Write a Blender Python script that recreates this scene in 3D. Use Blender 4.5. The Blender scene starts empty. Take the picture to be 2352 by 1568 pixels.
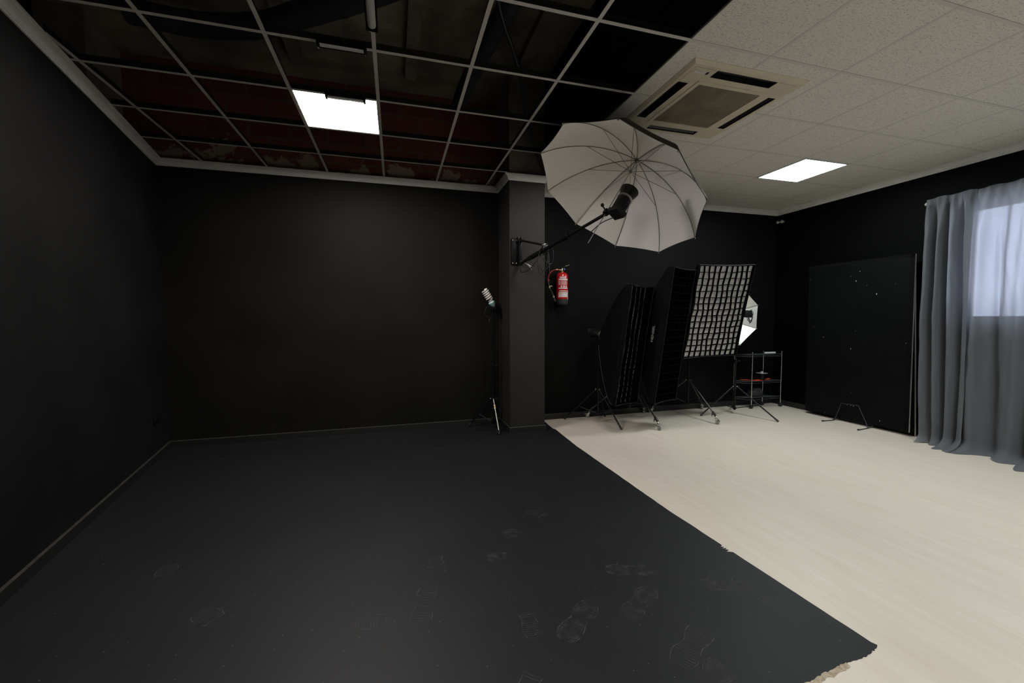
import bpy, bmesh, math, random
from mathutils import Vector as V, Matrix, noise
from mathutils.geometry import tessellate_polygon
random.seed(7)
PI = math.pi
scene = bpy.context.scene
C = scene.collection
ZC = 2.993           # underside of the suspended ceiling

# ------------------------------------------------------------------ materials
def nt(name):
    m = bpy.data.materials.new(name); m.use_nodes = True
    t = m.node_tree; t.nodes.clear()
    out = t.nodes.new('ShaderNodeOutputMaterial')
    return m, t, out
def node(t, kind, **kw):
    n = t.nodes.new(kind)
    for k, v in kw.items():
        if k in n.inputs: n.inputs[k].default_value = v
        else: setattr(n, k, v)
    return n
def rgba(c): return (c[0], c[1], c[2], 1.0)
def mat(name, col, rough=.5, metal=0., var=.12, scale=30., bump=0., bscale=200., spec=.5, coat=0.):
    m, t, out = nt(name)
    b = node(t, 'ShaderNodeBsdfPrincipled', Roughness=rough, Metallic=metal)
    b.inputs['Specular IOR Level'].default_value = spec
    if coat: b.inputs['Coat Weight'].default_value = coat
    tc = node(t, 'ShaderNodeTexCoord')
    nz = node(t, 'ShaderNodeTexNoise', Scale=scale, Detail=4.)
    t.links.new(tc.outputs['Object'], nz.inputs['Vector'])
    r = node(t, 'ShaderNodeValToRGB')
    r.color_ramp.elements[0].position = .3; r.color_ramp.elements[1].position = .7
    r.color_ramp.elements[0].color = rgba([c*(1-var) for c in col])
    r.color_ramp.elements[1].color = rgba([min(1, c*(1+var)) for c in col])
    t.links.new(nz.outputs['Fac'], r.inputs['Fac'])
    t.links.new(r.outputs['Color'], b.inputs['Base Color'])
    if bump:
        n2 = node(t, 'ShaderNodeTexNoise', Scale=bscale, Detail=3.)
        t.links.new(tc.outputs['Object'], n2.inputs['Vector'])
        bp = node(t, 'ShaderNodeBump', Strength=bump, Distance=.004)
        t.links.new(n2.outputs['Fac'], bp.inputs['Height'])
        t.links.new(bp.outputs['Normal'], b.inputs['Normal'])
    t.links.new(b.outputs['BSDF'], out.inputs['Surface'])
    return m
def emit(name, col, strength):
    m, t, out = nt(name)
    tc = node(t, 'ShaderNodeTexCoord')
    nz = node(t, 'ShaderNodeTexNoise', Scale=3.)
    t.links.new(tc.outputs['Object'], nz.inputs['Vector'])
    mr = node(t, 'ShaderNodeMapRange')
    mr.inputs['To Min'].default_value = strength*.96; mr.inputs['To Max'].default_value = strength*1.04
    t.links.new(nz.outputs['Fac'], mr.inputs['Value'])
    e = node(t, 'ShaderNodeEmission', Color=rgba(col))
    t.links.new(mr.outputs['Result'], e.inputs['Strength'])
    t.links.new(e.outputs['Emission'], out.inputs['Surface'])
    return m

M = {}
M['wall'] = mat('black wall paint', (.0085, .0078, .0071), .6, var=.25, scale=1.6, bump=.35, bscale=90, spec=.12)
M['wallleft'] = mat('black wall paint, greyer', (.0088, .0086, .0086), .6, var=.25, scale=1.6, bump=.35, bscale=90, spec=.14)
M['wallshade'] = mat('deep black wall paint', (.0032, .0032, .0031), .6, var=.25, scale=1.6, bump=.3, bscale=90, spec=.10)  # same black paint, darkened so the deep shade sits in the colour
M['wallright'] = mat('deepest black wall paint', (.0012, .0013, .0014), .6, var=.25, scale=1.6, bump=.3, bscale=90, spec=.05)  # black paint darkened further; the right wall's shade is in the colour
M['pillar'] = mat('pillar paint', (.0255, .0230, .0212), .6, var=.15, scale=2.2, bump=.45, bscale=110, spec=.2)
M['skirt'] = mat('black skirting', (.012, .0115, .011), .45, var=.2)
M['skirt_dust'] = mat('dusty skirting edge', (.030, .026, .023), .8, var=.4, scale=14)
M['cornice'] = mat('white coving', (.80, .785, .775), .6, var=.05, scale=8)
M['trowel'] = mat('plaster in void', (.21, .19, .165), .9, var=.25, scale=5, bump=.4, bscale=40)
M['concrete'] = mat('void concrete', (.21, .185, .15), .95, var=.5, scale=2.3, bump=.5, bscale=16)
M['voidblack'] = mat('void dark sheet', (.004, .004, .004), .9)
M['grid'] = mat('grid bar white', (.60, .575, .54), .5, var=.05)
M['gridweb'] = mat('grid bar dark web', (.012, .0125, .013), .35, var=.2, spec=.5)
M['duct'] = mat('dark duct', (.022, .025, .03), .55, var=.2)
M['black'] = mat('black plastic', (.005, .005, .005), .42, var=.2, scale=60, spec=.22)
M['blackmatte'] = mat('black cloth', (.0032, .0032, .0034), .85, var=.25, scale=80, bump=.2, bscale=400, spec=.08)
M['blackgloss'] = mat('black nylon', (.007, .007, .008), .5, var=.25, scale=60, spec=.25)
M['blackmetal'] = mat('black anodised tube', (.010, .010, .010), .35, metal=.3, var=.2, spec=.3)
M['legmetal'] = mat('grey stand leg', (.075, .075, .075), .32, metal=.6, var=.15)
M['chrome'] = mat('bright steel', (.62, .62, .62), .25, metal=1., var=.08)
M['steel'] = mat('satin steel', (.40, .39, .37), .38, metal=.9, var=.1)
M['wire'] = mat('galvanised wire', (.20, .20, .19), .5, metal=.7)
M['rubber'] = mat('dark rubber', (.02, .02, .022), .7)
M['wheelgrey'] = mat('caster wheel grey', (.25, .26, .26), .5)
M['white'] = mat('white plastic', (.70, .69, .66), .4, var=.04)
M['creamknob'] = mat('pale knob', (.42, .41, .36), .4, var=.05)
M['acbody'] = mat('aged cream plastic', (.66, .595, .46), .45, var=.05, scale=6)
M['acdark'] = mat('louvre dark', (.010, .010, .010), .5)
M['fabricwhite'] = mat('white diffuser cloth', (.86, .83, .80), .8, var=.04, scale=120)
M['fabricshade'] = mat('grey diffuser cloth', (.33, .31, .285), .8, var=.06, scale=120)  # white cloth behind a deep grid, its shade put into the colour
M['gridblack'] = mat('grid webbing', (.0016, .0016, .0017), .9, var=.2, scale=80, spec=.04)
M['red'] = mat('extinguisher red', (.55, .012, .014), .22, var=.06, coat=.4)
M['hosered'] = mat('dull red hose', (.20, .012, .014), .4)
M['labelwhite'] = mat('printed white', (.74, .70, .69), .5, var=.05)
M['labelgrey'] = mat('printed grey', (.33, .32, .32), .5)
M['yellow'] = mat('warning yellow', (.75, .42, .03), .5)
M['brass'] = mat('brass', (.75, .60, .36), .3, metal=.9)
M['blue'] = mat('blue gauge', (.03, .10, .55), .4)
M['cflglass'] = mat('bulb glass', (.83, .80, .75), .25, var=.04)
M['cflbase'] = mat('bulb base', (.62, .70, .70), .35)
M['teal'] = mat('teal print', (.03, .30, .27), .4)
M['boardblack'] = None
M['foam'] = mat('white foam edge', (.80, .80, .77), .7, var=.04)
M['cable'] = mat('black cable', (.009, .009, .009), .38, spec=.6)
M['orange'] = mat('red orange plastic', (.75, .07, .02), .45)
M['silver'] = mat('silver fabric', (.85, .85, .85), .32, metal=.75, var=.04)
M['tan'] = mat('worn tan edge', (.42, .34, .25), .85, var=.3, scale=60)
M['logo'] = mat('printed logo', (.42, .39, .37), .6, var=.05)
M['screw'] = mat('brassy screw', (.60, .50, .33), .35, metal=.8)
M['shelfwire'] = mat('dark wire shelf', (.05, .06, .07), .45, metal=.4)

def mat_cloth_in():
    m, t, out = nt('umbrella white lining')
    d = node(t, 'ShaderNodeBsdfDiffuse', Color=(.87, .852, .828, 1))
    g = node(t, 'ShaderNodeBsdfGlossy', Color=(.9, .9, .9, 1), Roughness=.55)
    tc = node(t, 'ShaderNodeTexCoord'); nz = node(t, 'ShaderNodeTexNoise', Scale=9.)
    t.links.new(tc.outputs['Object'], nz.inputs['Vector'])
    bp = node(t, 'ShaderNodeBump', Strength=.12, Distance=.01)
    t.links.new(nz.outputs['Fac'], bp.inputs['Height'])
    t.links.new(bp.outputs['Normal'], d.inputs['Normal']); t.links.new(bp.outputs['Normal'], g.inputs['Normal'])
    mx = node(t, 'ShaderNodeMixShader', Fac=.06)
    t.links.new(d.outputs[0], mx.inputs[1]); t.links.new(g.outputs[0], mx.inputs[2])
    t.links.new(mx.outputs[0], out.inputs['Surface'])
    return m
M['umbin'] = mat_cloth_in()

def mat_floor_black():
    m, t, out = nt('black painted floor')
    b = node(t, 'ShaderNodeBsdfPrincipled', Roughness=.55)
    b.inputs['Specular IOR Level'].default_value = .33
    tc = node(t, 'ShaderNodeTexCoord')
    n1 = node(t, 'ShaderNodeTexNoise', Scale=1.1, Detail=6., Roughness=.65)
    n2 = node(t, 'ShaderNodeTexNoise', Scale=38., Detail=3.)
    n3 = node(t, 'ShaderNodeTexVoronoi', Scale=5.5); n3.feature = 'F1'; n3.voronoi_dimensions = '2D'
    mp = node(t, 'ShaderNodeMapping'); mp.inputs['Scale'].default_value = (1., .25, 1.)
    t.links.new(tc.outputs['Object'], mp.inputs['Vector'])
    t.links.new(tc.outputs['Object'], n1.inputs['Vector'])
    t.links.new(mp.outputs['Vector'], n2.inputs['Vector'])
    t.links.new(tc.outputs['Object'], n3.inputs['Vector'])
    r = node(t, 'ShaderNodeValToRGB')
    r.color_ramp.elements[0].position = .32; r.color_ramp.elements[0].color = (.0092, .0095, .0126, 1)
    r.color_ramp.elements[1].position = .74; r.color_ramp.elements[1].color = (.0146, .0146, .0168, 1)
    t.links.new(n1.outputs['Fac'], r.inputs['Fac'])
    mx = node(t, 'ShaderNodeMix', data_type='RGBA', blend_type='MULTIPLY'); mx.inputs[0].default_value = .35
    t.links.new(r.outputs['Color'], mx.inputs[6]); t.links.new(n2.outputs['Color'], mx.inputs[7])
    # pale specks of grit
    lt = node(t, 'ShaderNodeMath', operation='LESS_THAN'); lt.inputs[1].default_value = .0135
    t.links.new(n3.outputs['Distance'], lt.inputs[0])
    mx2 = node(t, 'ShaderNodeMix', data_type='RGBA')
    mx2.inputs[7].default_value = (.10, .095, .09, 1)
    t.links.new(lt.outputs[0], mx2.inputs[0]); t.links.new(mx.outputs[2], mx2.inputs[6])
    t.links.new(mx2.outputs[2], b.inputs['Base Color'])
    bp = node(t, 'ShaderNodeBump', Strength=.12, Distance=.003)
    t.links.new(n2.outputs['Fac'], bp.inputs['Height']); t.links.new(bp.outputs['Normal'], b.inputs['Normal'])
    t.links.new(b.outputs[0], out.inputs['Surface'])
    return m
M['floorblack'] = mat_floor_black()

def mat_dust():
    m, t, out = nt('dust print')
    tc = node(t, 'ShaderNodeTexCoord')
    nz = node(t, 'ShaderNodeTexNoise', Scale=26., Detail=4.)
    t.links.new(tc.outputs['Object'], nz.inputs['Vector'])
    r = node(t, 'ShaderNodeMapRange'); r.inputs['From Min'].default_value = .38; r.inputs['From Max'].default_value = .66
    r.inputs['To Min'].default_value = .0; r.inputs['To Max'].default_value = .75
    t.links.new(nz.outputs['Fac'], r.inputs['Value'])
    d = node(t, 'ShaderNodeBsdfDiffuse', Color=(.105, .102, .099, 1))
    tr = node(t, 'ShaderNodeBsdfTransparent')
    mx = node(t, 'ShaderNodeMixShader')
    t.links.new(r.outputs[0], mx.inputs[0]); t.links.new(tr.outputs[0], mx.inputs[1]); t.links.new(d.outputs[0], mx.inputs[2])
    t.links.new(mx.outputs[0], out.inputs['Surface'])
    return m
M['dust'] = mat_dust()

def mat_laminate():
    m, t, out = nt('pale laminate planks')
    b = node(t, 'ShaderNodeBsdfPrincipled', Roughness=.42)
    b.inputs['Specular IOR Level'].default_value = .4
    tc = node(t, 'ShaderNodeTexCoord')
    rot = node(t, 'ShaderNodeMapping'); rot.inputs['Rotation'].default_value = (0, 0, PI/2)
    t.links.new(tc.outputs['Object'], rot.inputs['Vector'])
    br = node(t, 'ShaderNodeTexBrick', Scale=1.)
    br.inputs['Brick Width'].default_value = 1.3; br.inputs['Row Height'].default_value = .19
    br.inputs['Mortar Size'].default_value = .0006; br.inputs['Mortar Smooth'].default_value = .3
    br.inputs['Color1'].default_value = (.705, .628, .552, 1); br.inputs['Color2'].default_value = (.682, .606, .532, 1)
    br.inputs['Mortar'].default_value = (.60, .53, .45, 1)
    t.links.new(rot.outputs[0], br.inputs['Vector'])
    st = node(t, 'ShaderNodeMapping'); st.inputs['Scale'].default_value = (9., .9, 1.)
    t.links.new(tc.outputs['Object'], st.inputs['Vector'])
    nz = node(t, 'ShaderNodeTexNoise', Scale=2.2, Detail=6., Roughness=.6)
    t.links.new(st.outputs[0], nz.inputs['Vector'])
    r = node(t, 'ShaderNodeValToRGB')
    r.color_ramp.elements[0].position = .3; r.color_ramp.elements[0].color = (.935, .92, .90, 1)
    r.color_ramp.elements[1].position = .72; r.color_ramp.elements[1].color = (1.03, 1.03, 1.03, 1)
    t.links.new(nz.outputs['Fac'], r.inputs['Fac'])
    mx = node(t, 'ShaderNodeMix', data_type='RGBA', blend_type='MULTIPLY'); mx.inputs[0].default_value = 1.
    t.links.new(br.outputs['Color'], mx.inputs[6]); t.links.new(r.outputs['Color'], mx.inputs[7])
    t.links.new(mx.outputs[2], b.inputs['Base Color'])
    t.links.new(b.outputs[0], out.inputs['Surface'])
    return m
M['laminate'] = mat_laminate()

def mat_ceiling():
    m, t, out = nt('fissured mineral tiles')
    b = node(t, 'ShaderNodeBsdfPrincipled', Roughness=.9)
    b.inputs['Specular IOR Level'].default_value = .2
    tc = node(t, 'ShaderNodeTexCoord')
    sx = node(t, 'ShaderNodeSeparateXYZ'); t.links.new(tc.outputs['Object'], sx.inputs[0])
    def sdist(sock):                     # signed distance in metres to the nearest 0.6 m grid line
        a = node(t, 'ShaderNodeMath', operation='DIVIDE'); a.inputs[1].default_value = .6
        t.links.new(sock, a.inputs[0])
        h = node(t, 'ShaderNodeMath', operation='ADD'); h.inputs[1].default_value = .5; t.links.new(a.outputs[0], h.inputs[0])
        f = node(t, 'ShaderNodeMath', operation='FRACT'); t.links.new(h.outputs[0], f.inputs[0])
        s = node(t, 'ShaderNodeMath', operation='SUBTRACT'); s.inputs[1].default_value = .5
        t.links.new(f.outputs[0], s.inputs[0])
        mu = node(t, 'ShaderNodeMath', operation='MULTIPLY'); mu.inputs[1].default_value = .6
        t.links.new(s.outputs[0], mu.inputs[0]); return mu.outputs[0]
    def band(sock, c_, e_):
        n_ = node(t, 'ShaderNodeMath', operation='COMPARE'); n_.inputs[1].default_value = c_; n_.inputs[2].default_value = e_
        t.links.new(sock, n_.inputs[0]); return n_.outputs[0]
    def mxm(a_, b_):
        n_ = node(t, 'ShaderNodeMath', operation='MAXIMUM'); t.links.new(a_, n_.inputs[0]); t.links.new(b_, n_.inputs[1]); return n_
    dx_, dy_ = sdist(sx.outputs[0]), sdist(sx.outputs[1])
    bar = mxm(band(dx_, 0., .011), band(dy_, 0., .012))
    cmp_ = mxm(band(dx_, -.0115, .0016), band(dy_, -.0125, .0018))
    # fissures: short worm marks
    mp = node(t, 'ShaderNodeMapping'); mp.inputs['Scale'].default_value = (1.0, 3.2, 1.)
    mp.inputs['Rotation'].default_value = (0, 0, .25)
    t.links.new(tc.outputs['Object'], mp.inputs['Vector'])
    nz = node(t, 'ShaderNodeTexNoise', Scale=72., Detail=2., Roughness=.5, Distortion=.7)
    t.links.new(mp.outputs[0], nz.inputs['Vector'])
    rf = node(t, 'ShaderNodeValToRGB')
    rf.color_ramp.elements[0].position = .37; rf.color_ramp.elements[0].color = (.50, .485, .455, 1)
    rf.color_ramp.elements[1].position = .44; rf.color_ramp.elements[1].color = (.765, .74, .69, 1)
    t.links.new(nz.outputs['Fac'], rf.inputs['Fac'])
    m1 = node(t, 'ShaderNodeMix', data_type='RGBA'); m1.inputs[7].default_value = (.66, .64, .60, 1)
    t.links.new(bar.outputs[0], m1.inputs[0]); t.links.new(rf.outputs['Color'], m1.inputs[6])
    m2 = node(t, 'ShaderNodeMix', data_type='RGBA'); m2.inputs[7].default_value = (.34, .33, .31, 1)
    t.links.new(cmp_.outputs[0], m2.inputs[0]); t.links.new(m1.outputs[2], m2.inputs[6])
    t.links.new(m2.outputs[2], b.inputs['Base Color'])
    bp = node(t, 'ShaderNodeBump', Strength=.4, Distance=.003)
    t.links.new(rf.outputs['Color'], bp.inputs['Height']); t.links.new(bp.outputs['Normal'], b.inputs['Normal'])
    t.links.new(b.outputs[0], out.inputs['Surface'])
    return m
M['ceiling'] = mat_ceiling()

def mat_brick():
    m, t, out = nt('bare red brick with plaster remnants')
    b = node(t, 'ShaderNodeBsdfPrincipled', Roughness=.9)
    tc = node(t, 'ShaderNodeTexCoord')
    sx = node(t, 'ShaderNodeSeparateXYZ'); t.links.new(tc.outputs['Object'], sx.inputs[0])
    cx = node(t, 'ShaderNodeCombineXYZ')
    t.links.new(sx.outputs[0], cx.inputs[0]); t.links.new(sx.outputs[2], cx.inputs[1])
    br = node(t, 'ShaderNodeTexBrick', Scale=1.)
    br.inputs['Brick Width'].default_value = .40; br.inputs['Row Height'].default_value = .205
    br.inputs['Mortar Size'].default_value = .009
    br.inputs['Color1'].default_value = (.19, .056, .046, 1); br.inputs['Color2'].default_value = (.135, .042, .036, 1)
    br.inputs['Mortar'].default_value = (.13, .10, .08, 1)
    t.links.new(cx.outputs[0], br.inputs['Vector'])
    nz = node(t, 'ShaderNodeTexNoise', Scale=3.4, Detail=7., Roughness=.62)
    t.links.new(tc.outputs['Object'], nz.inputs['Vector'])
    # more plaster low down, some patches elsewhere
    mr = node(t, 'ShaderNodeMapRange'); mr.inputs['From Min'].default_value = 0.; mr.inputs['From Max'].default_value = .38
    mr.inputs['To Min'].default_value = .30; mr.inputs['To Max'].default_value = .0
    t.links.new(sx.outputs[2], mr.inputs['Value'])
    ad = node(t, 'ShaderNodeMath', operation='ADD'); t.links.new(nz.outputs['Fac'], ad.inputs[0]); t.links.new(mr.outputs[0], ad.inputs[1])
    rp = node(t, 'ShaderNodeValToRGB')
    rp.color_ramp.elements[0].position = .665; rp.color_ramp.elements[1].position = .69
    t.links.new(ad.outputs[0], rp.inputs['Fac'])
    mx = node(t, 'ShaderNodeMix', data_type='RGBA'); mx.inputs[7].default_value = (.34, .28, .22, 1)
    t.links.new(rp.outputs['Color'], mx.inputs[0]); t.links.new(br.outputs['Color'], mx.inputs[6])
    t.links.new(mx.outputs[2], b.inputs['Base Color'])
    t.links.new(b.outputs[0], out.inputs['Surface'])
    return m
M['brick'] = mat_brick()

def mat_board():
    m, t, out = nt('scuffed black board')
    b = node(t, 'ShaderNodeBsdfPrincipled', Roughness=.5)
    tc = node(t, 'ShaderNodeTexCoord')
    n1 = node(t, 'ShaderNodeTexNoise', Scale=2.2, Detail=9., Roughness=.75)
    n2 = node(t, 'ShaderNodeTexVoronoi', Scale=3.0); n2.feature = 'F1'
    n3 = node(t, 'ShaderNodeTexNoise', Scale=22., Detail=5.)
    for n in (n1, n2, n3): t.links.new(tc.outputs['Object'], n.inputs['Vector'])
    r = node(t, 'ShaderNodeValToRGB')
    b.inputs['Specular IOR Level'].default_value = .10
    r.color_ramp.elements[0].position = .35; r.color_ramp.elements[0].color = (.0022, .0026, .0028, 1)
    r.color_ramp.elements[1].position = .75; r.color_ramp.elements[1].color = (.0046, .0050, .0054, 1)
    t.links.new(n1.outputs['Fac'], r.inputs['Fac'])
    lt = node(t, 'ShaderNodeMath', operation='LESS_THAN'); lt.inputs[1].default_value = .012
    t.links.new(n2.outputs['Distance'], lt.inputs[0])
    g = node(t, 'ShaderNodeMath', operation='GREATER_THAN'); g.inputs[1].default_value = .56
    t.links.new(n3.outputs['Fac'], g.inputs[0])
    mu = node(t, 'ShaderNodeMath', operation='MULTIPLY'); t.links.new(lt.outputs[0], mu.inputs[0]); t.links.new(g.outputs[0], mu.inputs[1])
    mx = node(t, 'ShaderNodeMix', data_type='RGBA'); mx.inputs[7].default_value = (.30, .29, .27, 1)
    t.links.new(mu.outputs[0], mx.inputs[0]); t.links.new(r.outputs['Color'], mx.inputs[6])
    t.links.new(mx.outputs[2], b.inputs['Base Color'])
    t.links.new(b.outputs[0], out.inputs['Surface'])
    return m
M['boardblack'] = mat_board()

def mat_curtain():
    m, t, out = nt('grey curtain cloth')
    tc = node(t, 'ShaderNodeTexCoord')
    nz = node(t, 'ShaderNodeTexNoise', Scale=260., Detail=2.)
    t.links.new(tc.outputs['Object'], nz.inputs['Vector'])
    r = node(t, 'ShaderNodeValToRGB')
    r.color_ramp.elements[0].color = (.150, .158, .180, 1); r.color_ramp.elements[1].color = (.195, .205, .230, 1)
    t.links.new(nz.outputs['Fac'], r.inputs['Fac'])
    d = node(t, 'ShaderNodeBsdfDiffuse'); t.links.new(r.outputs[0], d.inputs['Color'])
    tl = node(t, 'ShaderNodeBsdfTranslucent', Color=(.25, .25, .265, 1))
    tr = node(t, 'ShaderNodeBsdfTransparent', Color=(.95, .96, 1, 1))
    a = node(t, 'ShaderNodeMixShader', Fac=.38); t.links.new(d.outputs[0], a.inputs[1]); t.links.new(tl.outputs[0], a.inputs[2])
    fr = node(t, 'ShaderNodeLayerWeight', Blend=.5)
    mr = node(t, 'ShaderNodeMapRange'); mr.inputs['To Min'].default_value = .07; mr.inputs['To Max'].default_value = .0
    mr.inputs['From Max'].default_value = .9
    t.links.new(fr.outputs['Facing'], mr.inputs['Value'])
    b = node(t, 'ShaderNodeMixShader')
    t.links.new(mr.outputs[0], b.inputs[0]); t.links.new(a.outputs[0], b.inputs[1]); t.links.new(tr.outputs[0], b.inputs[2])
    t.links.new(b.outputs[0], out.inputs['Surface'])
    return m
M['curtain'] = mat_curtain()

def mat_glass():
    m, t, out = nt('window glass')
    tr = node(t, 'ShaderNodeBsdfTransparent', Color=(.93, .95, .97, 1)); g = node(t, 'ShaderNodeBsdfGlossy', Roughness=.03)
    fr = node(t, 'ShaderNodeFresnel', IOR=1.45); mx = node(t, 'ShaderNodeMixShader')
    t.links.new(fr.outputs[0], mx.inputs[0]); t.links.new(tr.outputs[0], mx.inputs[1]); t.links.new(g.outputs[0], mx.inputs[2])
    t.links.new(mx.outputs[0], out.inputs['Surface'])
    return m
M['glass'] = mat_glass()
M['led'] = emit('led panel glow', (1., .955, .90), 50.)
M['tube'] = emit('fluorescent glow', (.90, 1., .965), 41.)
M['leddim'] = emit('led panel softer glow', (1., .955, .90), 24.)
M['tubewhite'] = mat('milky tube cover', (.55, .545, .55), .35, var=.04)
M['tubecase'] = mat('fixture reflector white', (.80, .82, .80), .35)
M['edgecool'] = mat('fixture frame', (.52, .60, .62), .4)

# ------------------------------------------------------------------ mesh builder
class MB:
    def __init__(s): s.v = []; s.f = []; s.m = []; s.mi = 0; s.flat = set()
    def mat(s, i): s.mi = i; return s
    def add(s, vs, fs, flat=False):
        o = len(s.v); s.v += [V(v) for v in vs]
        for f in fs:
            if flat: s.flat.add(len(s.f))
            s.f.append([o+i for i in f]); s.m.append(s.mi)
        return s
    def quad(s, a, b, c, d): return s.add([a, b, c, d], [(0, 1, 2, 3)])
    def box(s, c, size, R=None, bev=0.):
        c = V(c); hx, hy, hz = [q/2 for q in size]; R = R or Matrix.Identity(3)
        if bev <= 0:
            vs = [c+R@V((x*hx, y*hy, z*hz)) for z in (-1, 1) for y in (-1, 1) for x in (-1, 1)]
            return s.add(vs, [(0, 2, 3, 1), (4, 5, 7, 6), (0, 1, 5, 4), (2, 6, 7, 3), (0, 4, 6, 2), (1, 3, 7, 5)])
        bm = bmesh.new(); bmesh.ops.create_cube(bm, size=1.)
        for v in bm.verts: v.co = V((v.co.x*size[0], v.co.y*size[1], v.co.z*size[2]))
        bmesh.ops.bevel(bm, geom=bm.edges[:], offset=bev, segments=2, affect='EDGES', profile=.5)
        bm.verts.index_update()
        vs = [c+R@v.co for v in bm.verts]; fs = [[v.index for v in f.verts] for f in bm.faces]; bm.free()
        return s.add(vs, fs)
    def bx(s, a, b): # box from two corners
        a, b = V(a), V(b); return s.box((a+b)/2, [abs(q) for q in (b-a)])
    def cyl(s, p0, p1, r0, r1=None, n=14, caps=True):
        r1 = r0 if r1 is None else r1
        return s.lathe([(r0, 0), (r1, (V(p1)-V(p0)).length)], p0, V(p1)-V(p0), n, caps)
    def lathe(s, prof, o, axis, n=24, caps=True):
        o = V(o); a = V(axis).normalized(); e1 = a.orthogonal().normalized(); e2 = a.cross(e1)
        vs = []
        for r, h in prof:
            for k in range(n):
                t = 2*PI*k/n; vs.append(o+a*h+(e1*math.cos(t)+e2*math.sin(t))*r)
        fs = []
        for i in range(len(prof)-1):
            for k in range(n):
                k2 = (k+1) % n; fs.append((i*n+k, i*n+k2, (i+1)*n+k2, (i+1)*n+k))
        if caps:
            fs.append(list(range(n))[::-1]); L = (len(prof)-1)*n; fs.append([L+k for k in range(n)])
        return s.add(vs, fs)
    def tube(s, pts, r, n=8, caps=True):
        pts = [V(p) for p in pts]; T = []
        for i in range(len(pts)):
            a = pts[max(i-1, 0)]; b = pts[min(i+1, len(pts)-1)]; T.append((b-a).normalized())
        e = T[0].orthogonal().normalized(); vs = []
        for i, p in enumerate(pts):
            e = (e-T[i]*e.dot(T[i])).normalized(); g = T[i].cross(e)
            rr = r[i] if isinstance(r, (list, tuple)) else r
            for k in range(n):
                t = 2*PI*k/n; vs.append(p+(e*math.cos(t)+g*math.sin(t))*rr)
        fs = []
        for i in range(len(pts)-1):
            for k in range(n):
                k2 = (k+1) % n; fs.append((i*n+k, i*n+k2, (i+1)*n+k2, (i+1)*n+k))
        if caps:
            fs.append(list(range(n))[::-1]); L = (len(pts)-1)*n; fs.append([L+k for k in range(n)])
        return s.add(vs, fs)
    def sphere(s, c, r, n=14, sc=(1, 1, 1)):
        prof = []
        c = V(c); vs = []; fs = []; m = n//2
        for i in range(m+1):
            a = PI*i/m
            for k in range(n):
                t = 2*PI*k/n
                vs.append(c+V((r*sc[0]*math.sin(a)*math.cos(t), r*sc[1]*math.sin(a)*math.sin(t), r*sc[2]*math.cos(a))))
        for i in range(m):
            for k in range(n):
                k2 = (k+1) % n; fs.append((i*n+k, (i+1)*n+k, (i+1)*n+k2, i*n+k2))
        return s.add(vs, fs)
    def poly(s, pts, z=None, flip=False):  # planar n-gon, triangulated
        p3 = [V((p[0], p[1], z if z is not None else p[2])) for p in pts]
        tris = tessellate_polygon([p3])
        n = None; fs = []
        for t_ in tris:
            a, b, c = (p3[i] for i in t_); nn = (b-a).cross(c-a)
            up = nn.z > 0
            fs.append(tuple(t_) if up != flip else tuple(reversed(t_)))
        return s.add(p3, fs)
    def slab(s, pts, z0, z1):
        n = len(pts)
        s.poly(pts, z1); s.poly(pts, z0, flip=True)
        vs = [V((p[0], p[1], z)) for z in (z0, z1) for p in pts]
        return s.add(vs, [(i, (i+1) % n, n+(i+1) % n, n+i) for i in range(n)])

def wpos(o):
    p = V((0, 0, 0))
    while o is not None: p += o.location; o = o.parent
    return p
ALL = []
def obj(name, mb, mats, parent=None, origin=None, smooth=True, ang=38):
    """links the builder's world-space geometry as ONE mesh object"""
    me = bpy.data.meshes.new(name)
    if origin is None:
        if parent is not None: origin = wpos(parent)
        else:
            xs = [v.x for v in mb.v]; ys = [v.y for v in mb.v]; zs = [v.z for v in mb.v]
            origin = V(((min(xs)+max(xs))/2, (min(ys)+max(ys))/2, min(zs)))
    origin = V(origin)
    me.from_pydata([v-origin for v in mb.v], [], mb.f)
    for m in (mats if isinstance(mats, (list, tuple)) else [mats]): me.materials.append(M[m])
    me.polygons.foreach_set('material_index', mb.m)
    me.update(); me.validate()
    bm = bmesh.new(); bm.from_mesh(me)
    bmesh.ops.recalc_face_normals(bm, faces=bm.faces[:]); bm.to_mesh(me); bm.free()
    if smooth:
        me.polygons.foreach_set('use_smooth', [True]*len(me.polygons))
        me.set_sharp_from_angle(angle=math.radians(ang))
    o = bpy.data.objects.new(name, me); C.objects.link(o)
    if parent is not None:
        o.parent = parent; o.location = origin-wpos(parent)
    else: o.location = origin
    return o
def struct(name, mb, mats, parent=None, **kw):
    o = obj(name, mb, mats, parent, **kw)
    if parent is None: o['kind'] = 'structure'
    return o
def tag(o, label, cat=None, group=None):
    o['label'] = label
    if cat: o['category'] = cat
    if group: o['group'] = group
    return o
def thing(name, label, cat, loc, group=None):
    o = bpy.data.objects.new(name, None); C.objects.link(o); o.location = loc
    o.empty_display_size = .1
    return tag(o, label, cat, group)
def frame(n, up=V((0, 0, 1))):
    n = V(n).normalized(); e1 = up.cross(n).normalized(); e2 = n.cross(e1)
    return e1, e2, n
def bez(pts, n=14):      # Catmull-Rom through points
    P = [V(p) for p in pts]; P = [P[0]*2-P[1]]+P+[P[-1]*2-P[-2]]; out = []
    for i in range(1, len(P)-2):
        for k in range(n):
            t = k/n; a, b, c, d = P[i-1:i+3]
            out.append(.5*((2*b)+(c-a)*t+(2*a-5*b+4*c-d)*t*t+(3*b-a-3*c+d)*t*t*t))
    out.append(P[-2]); return out

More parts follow.
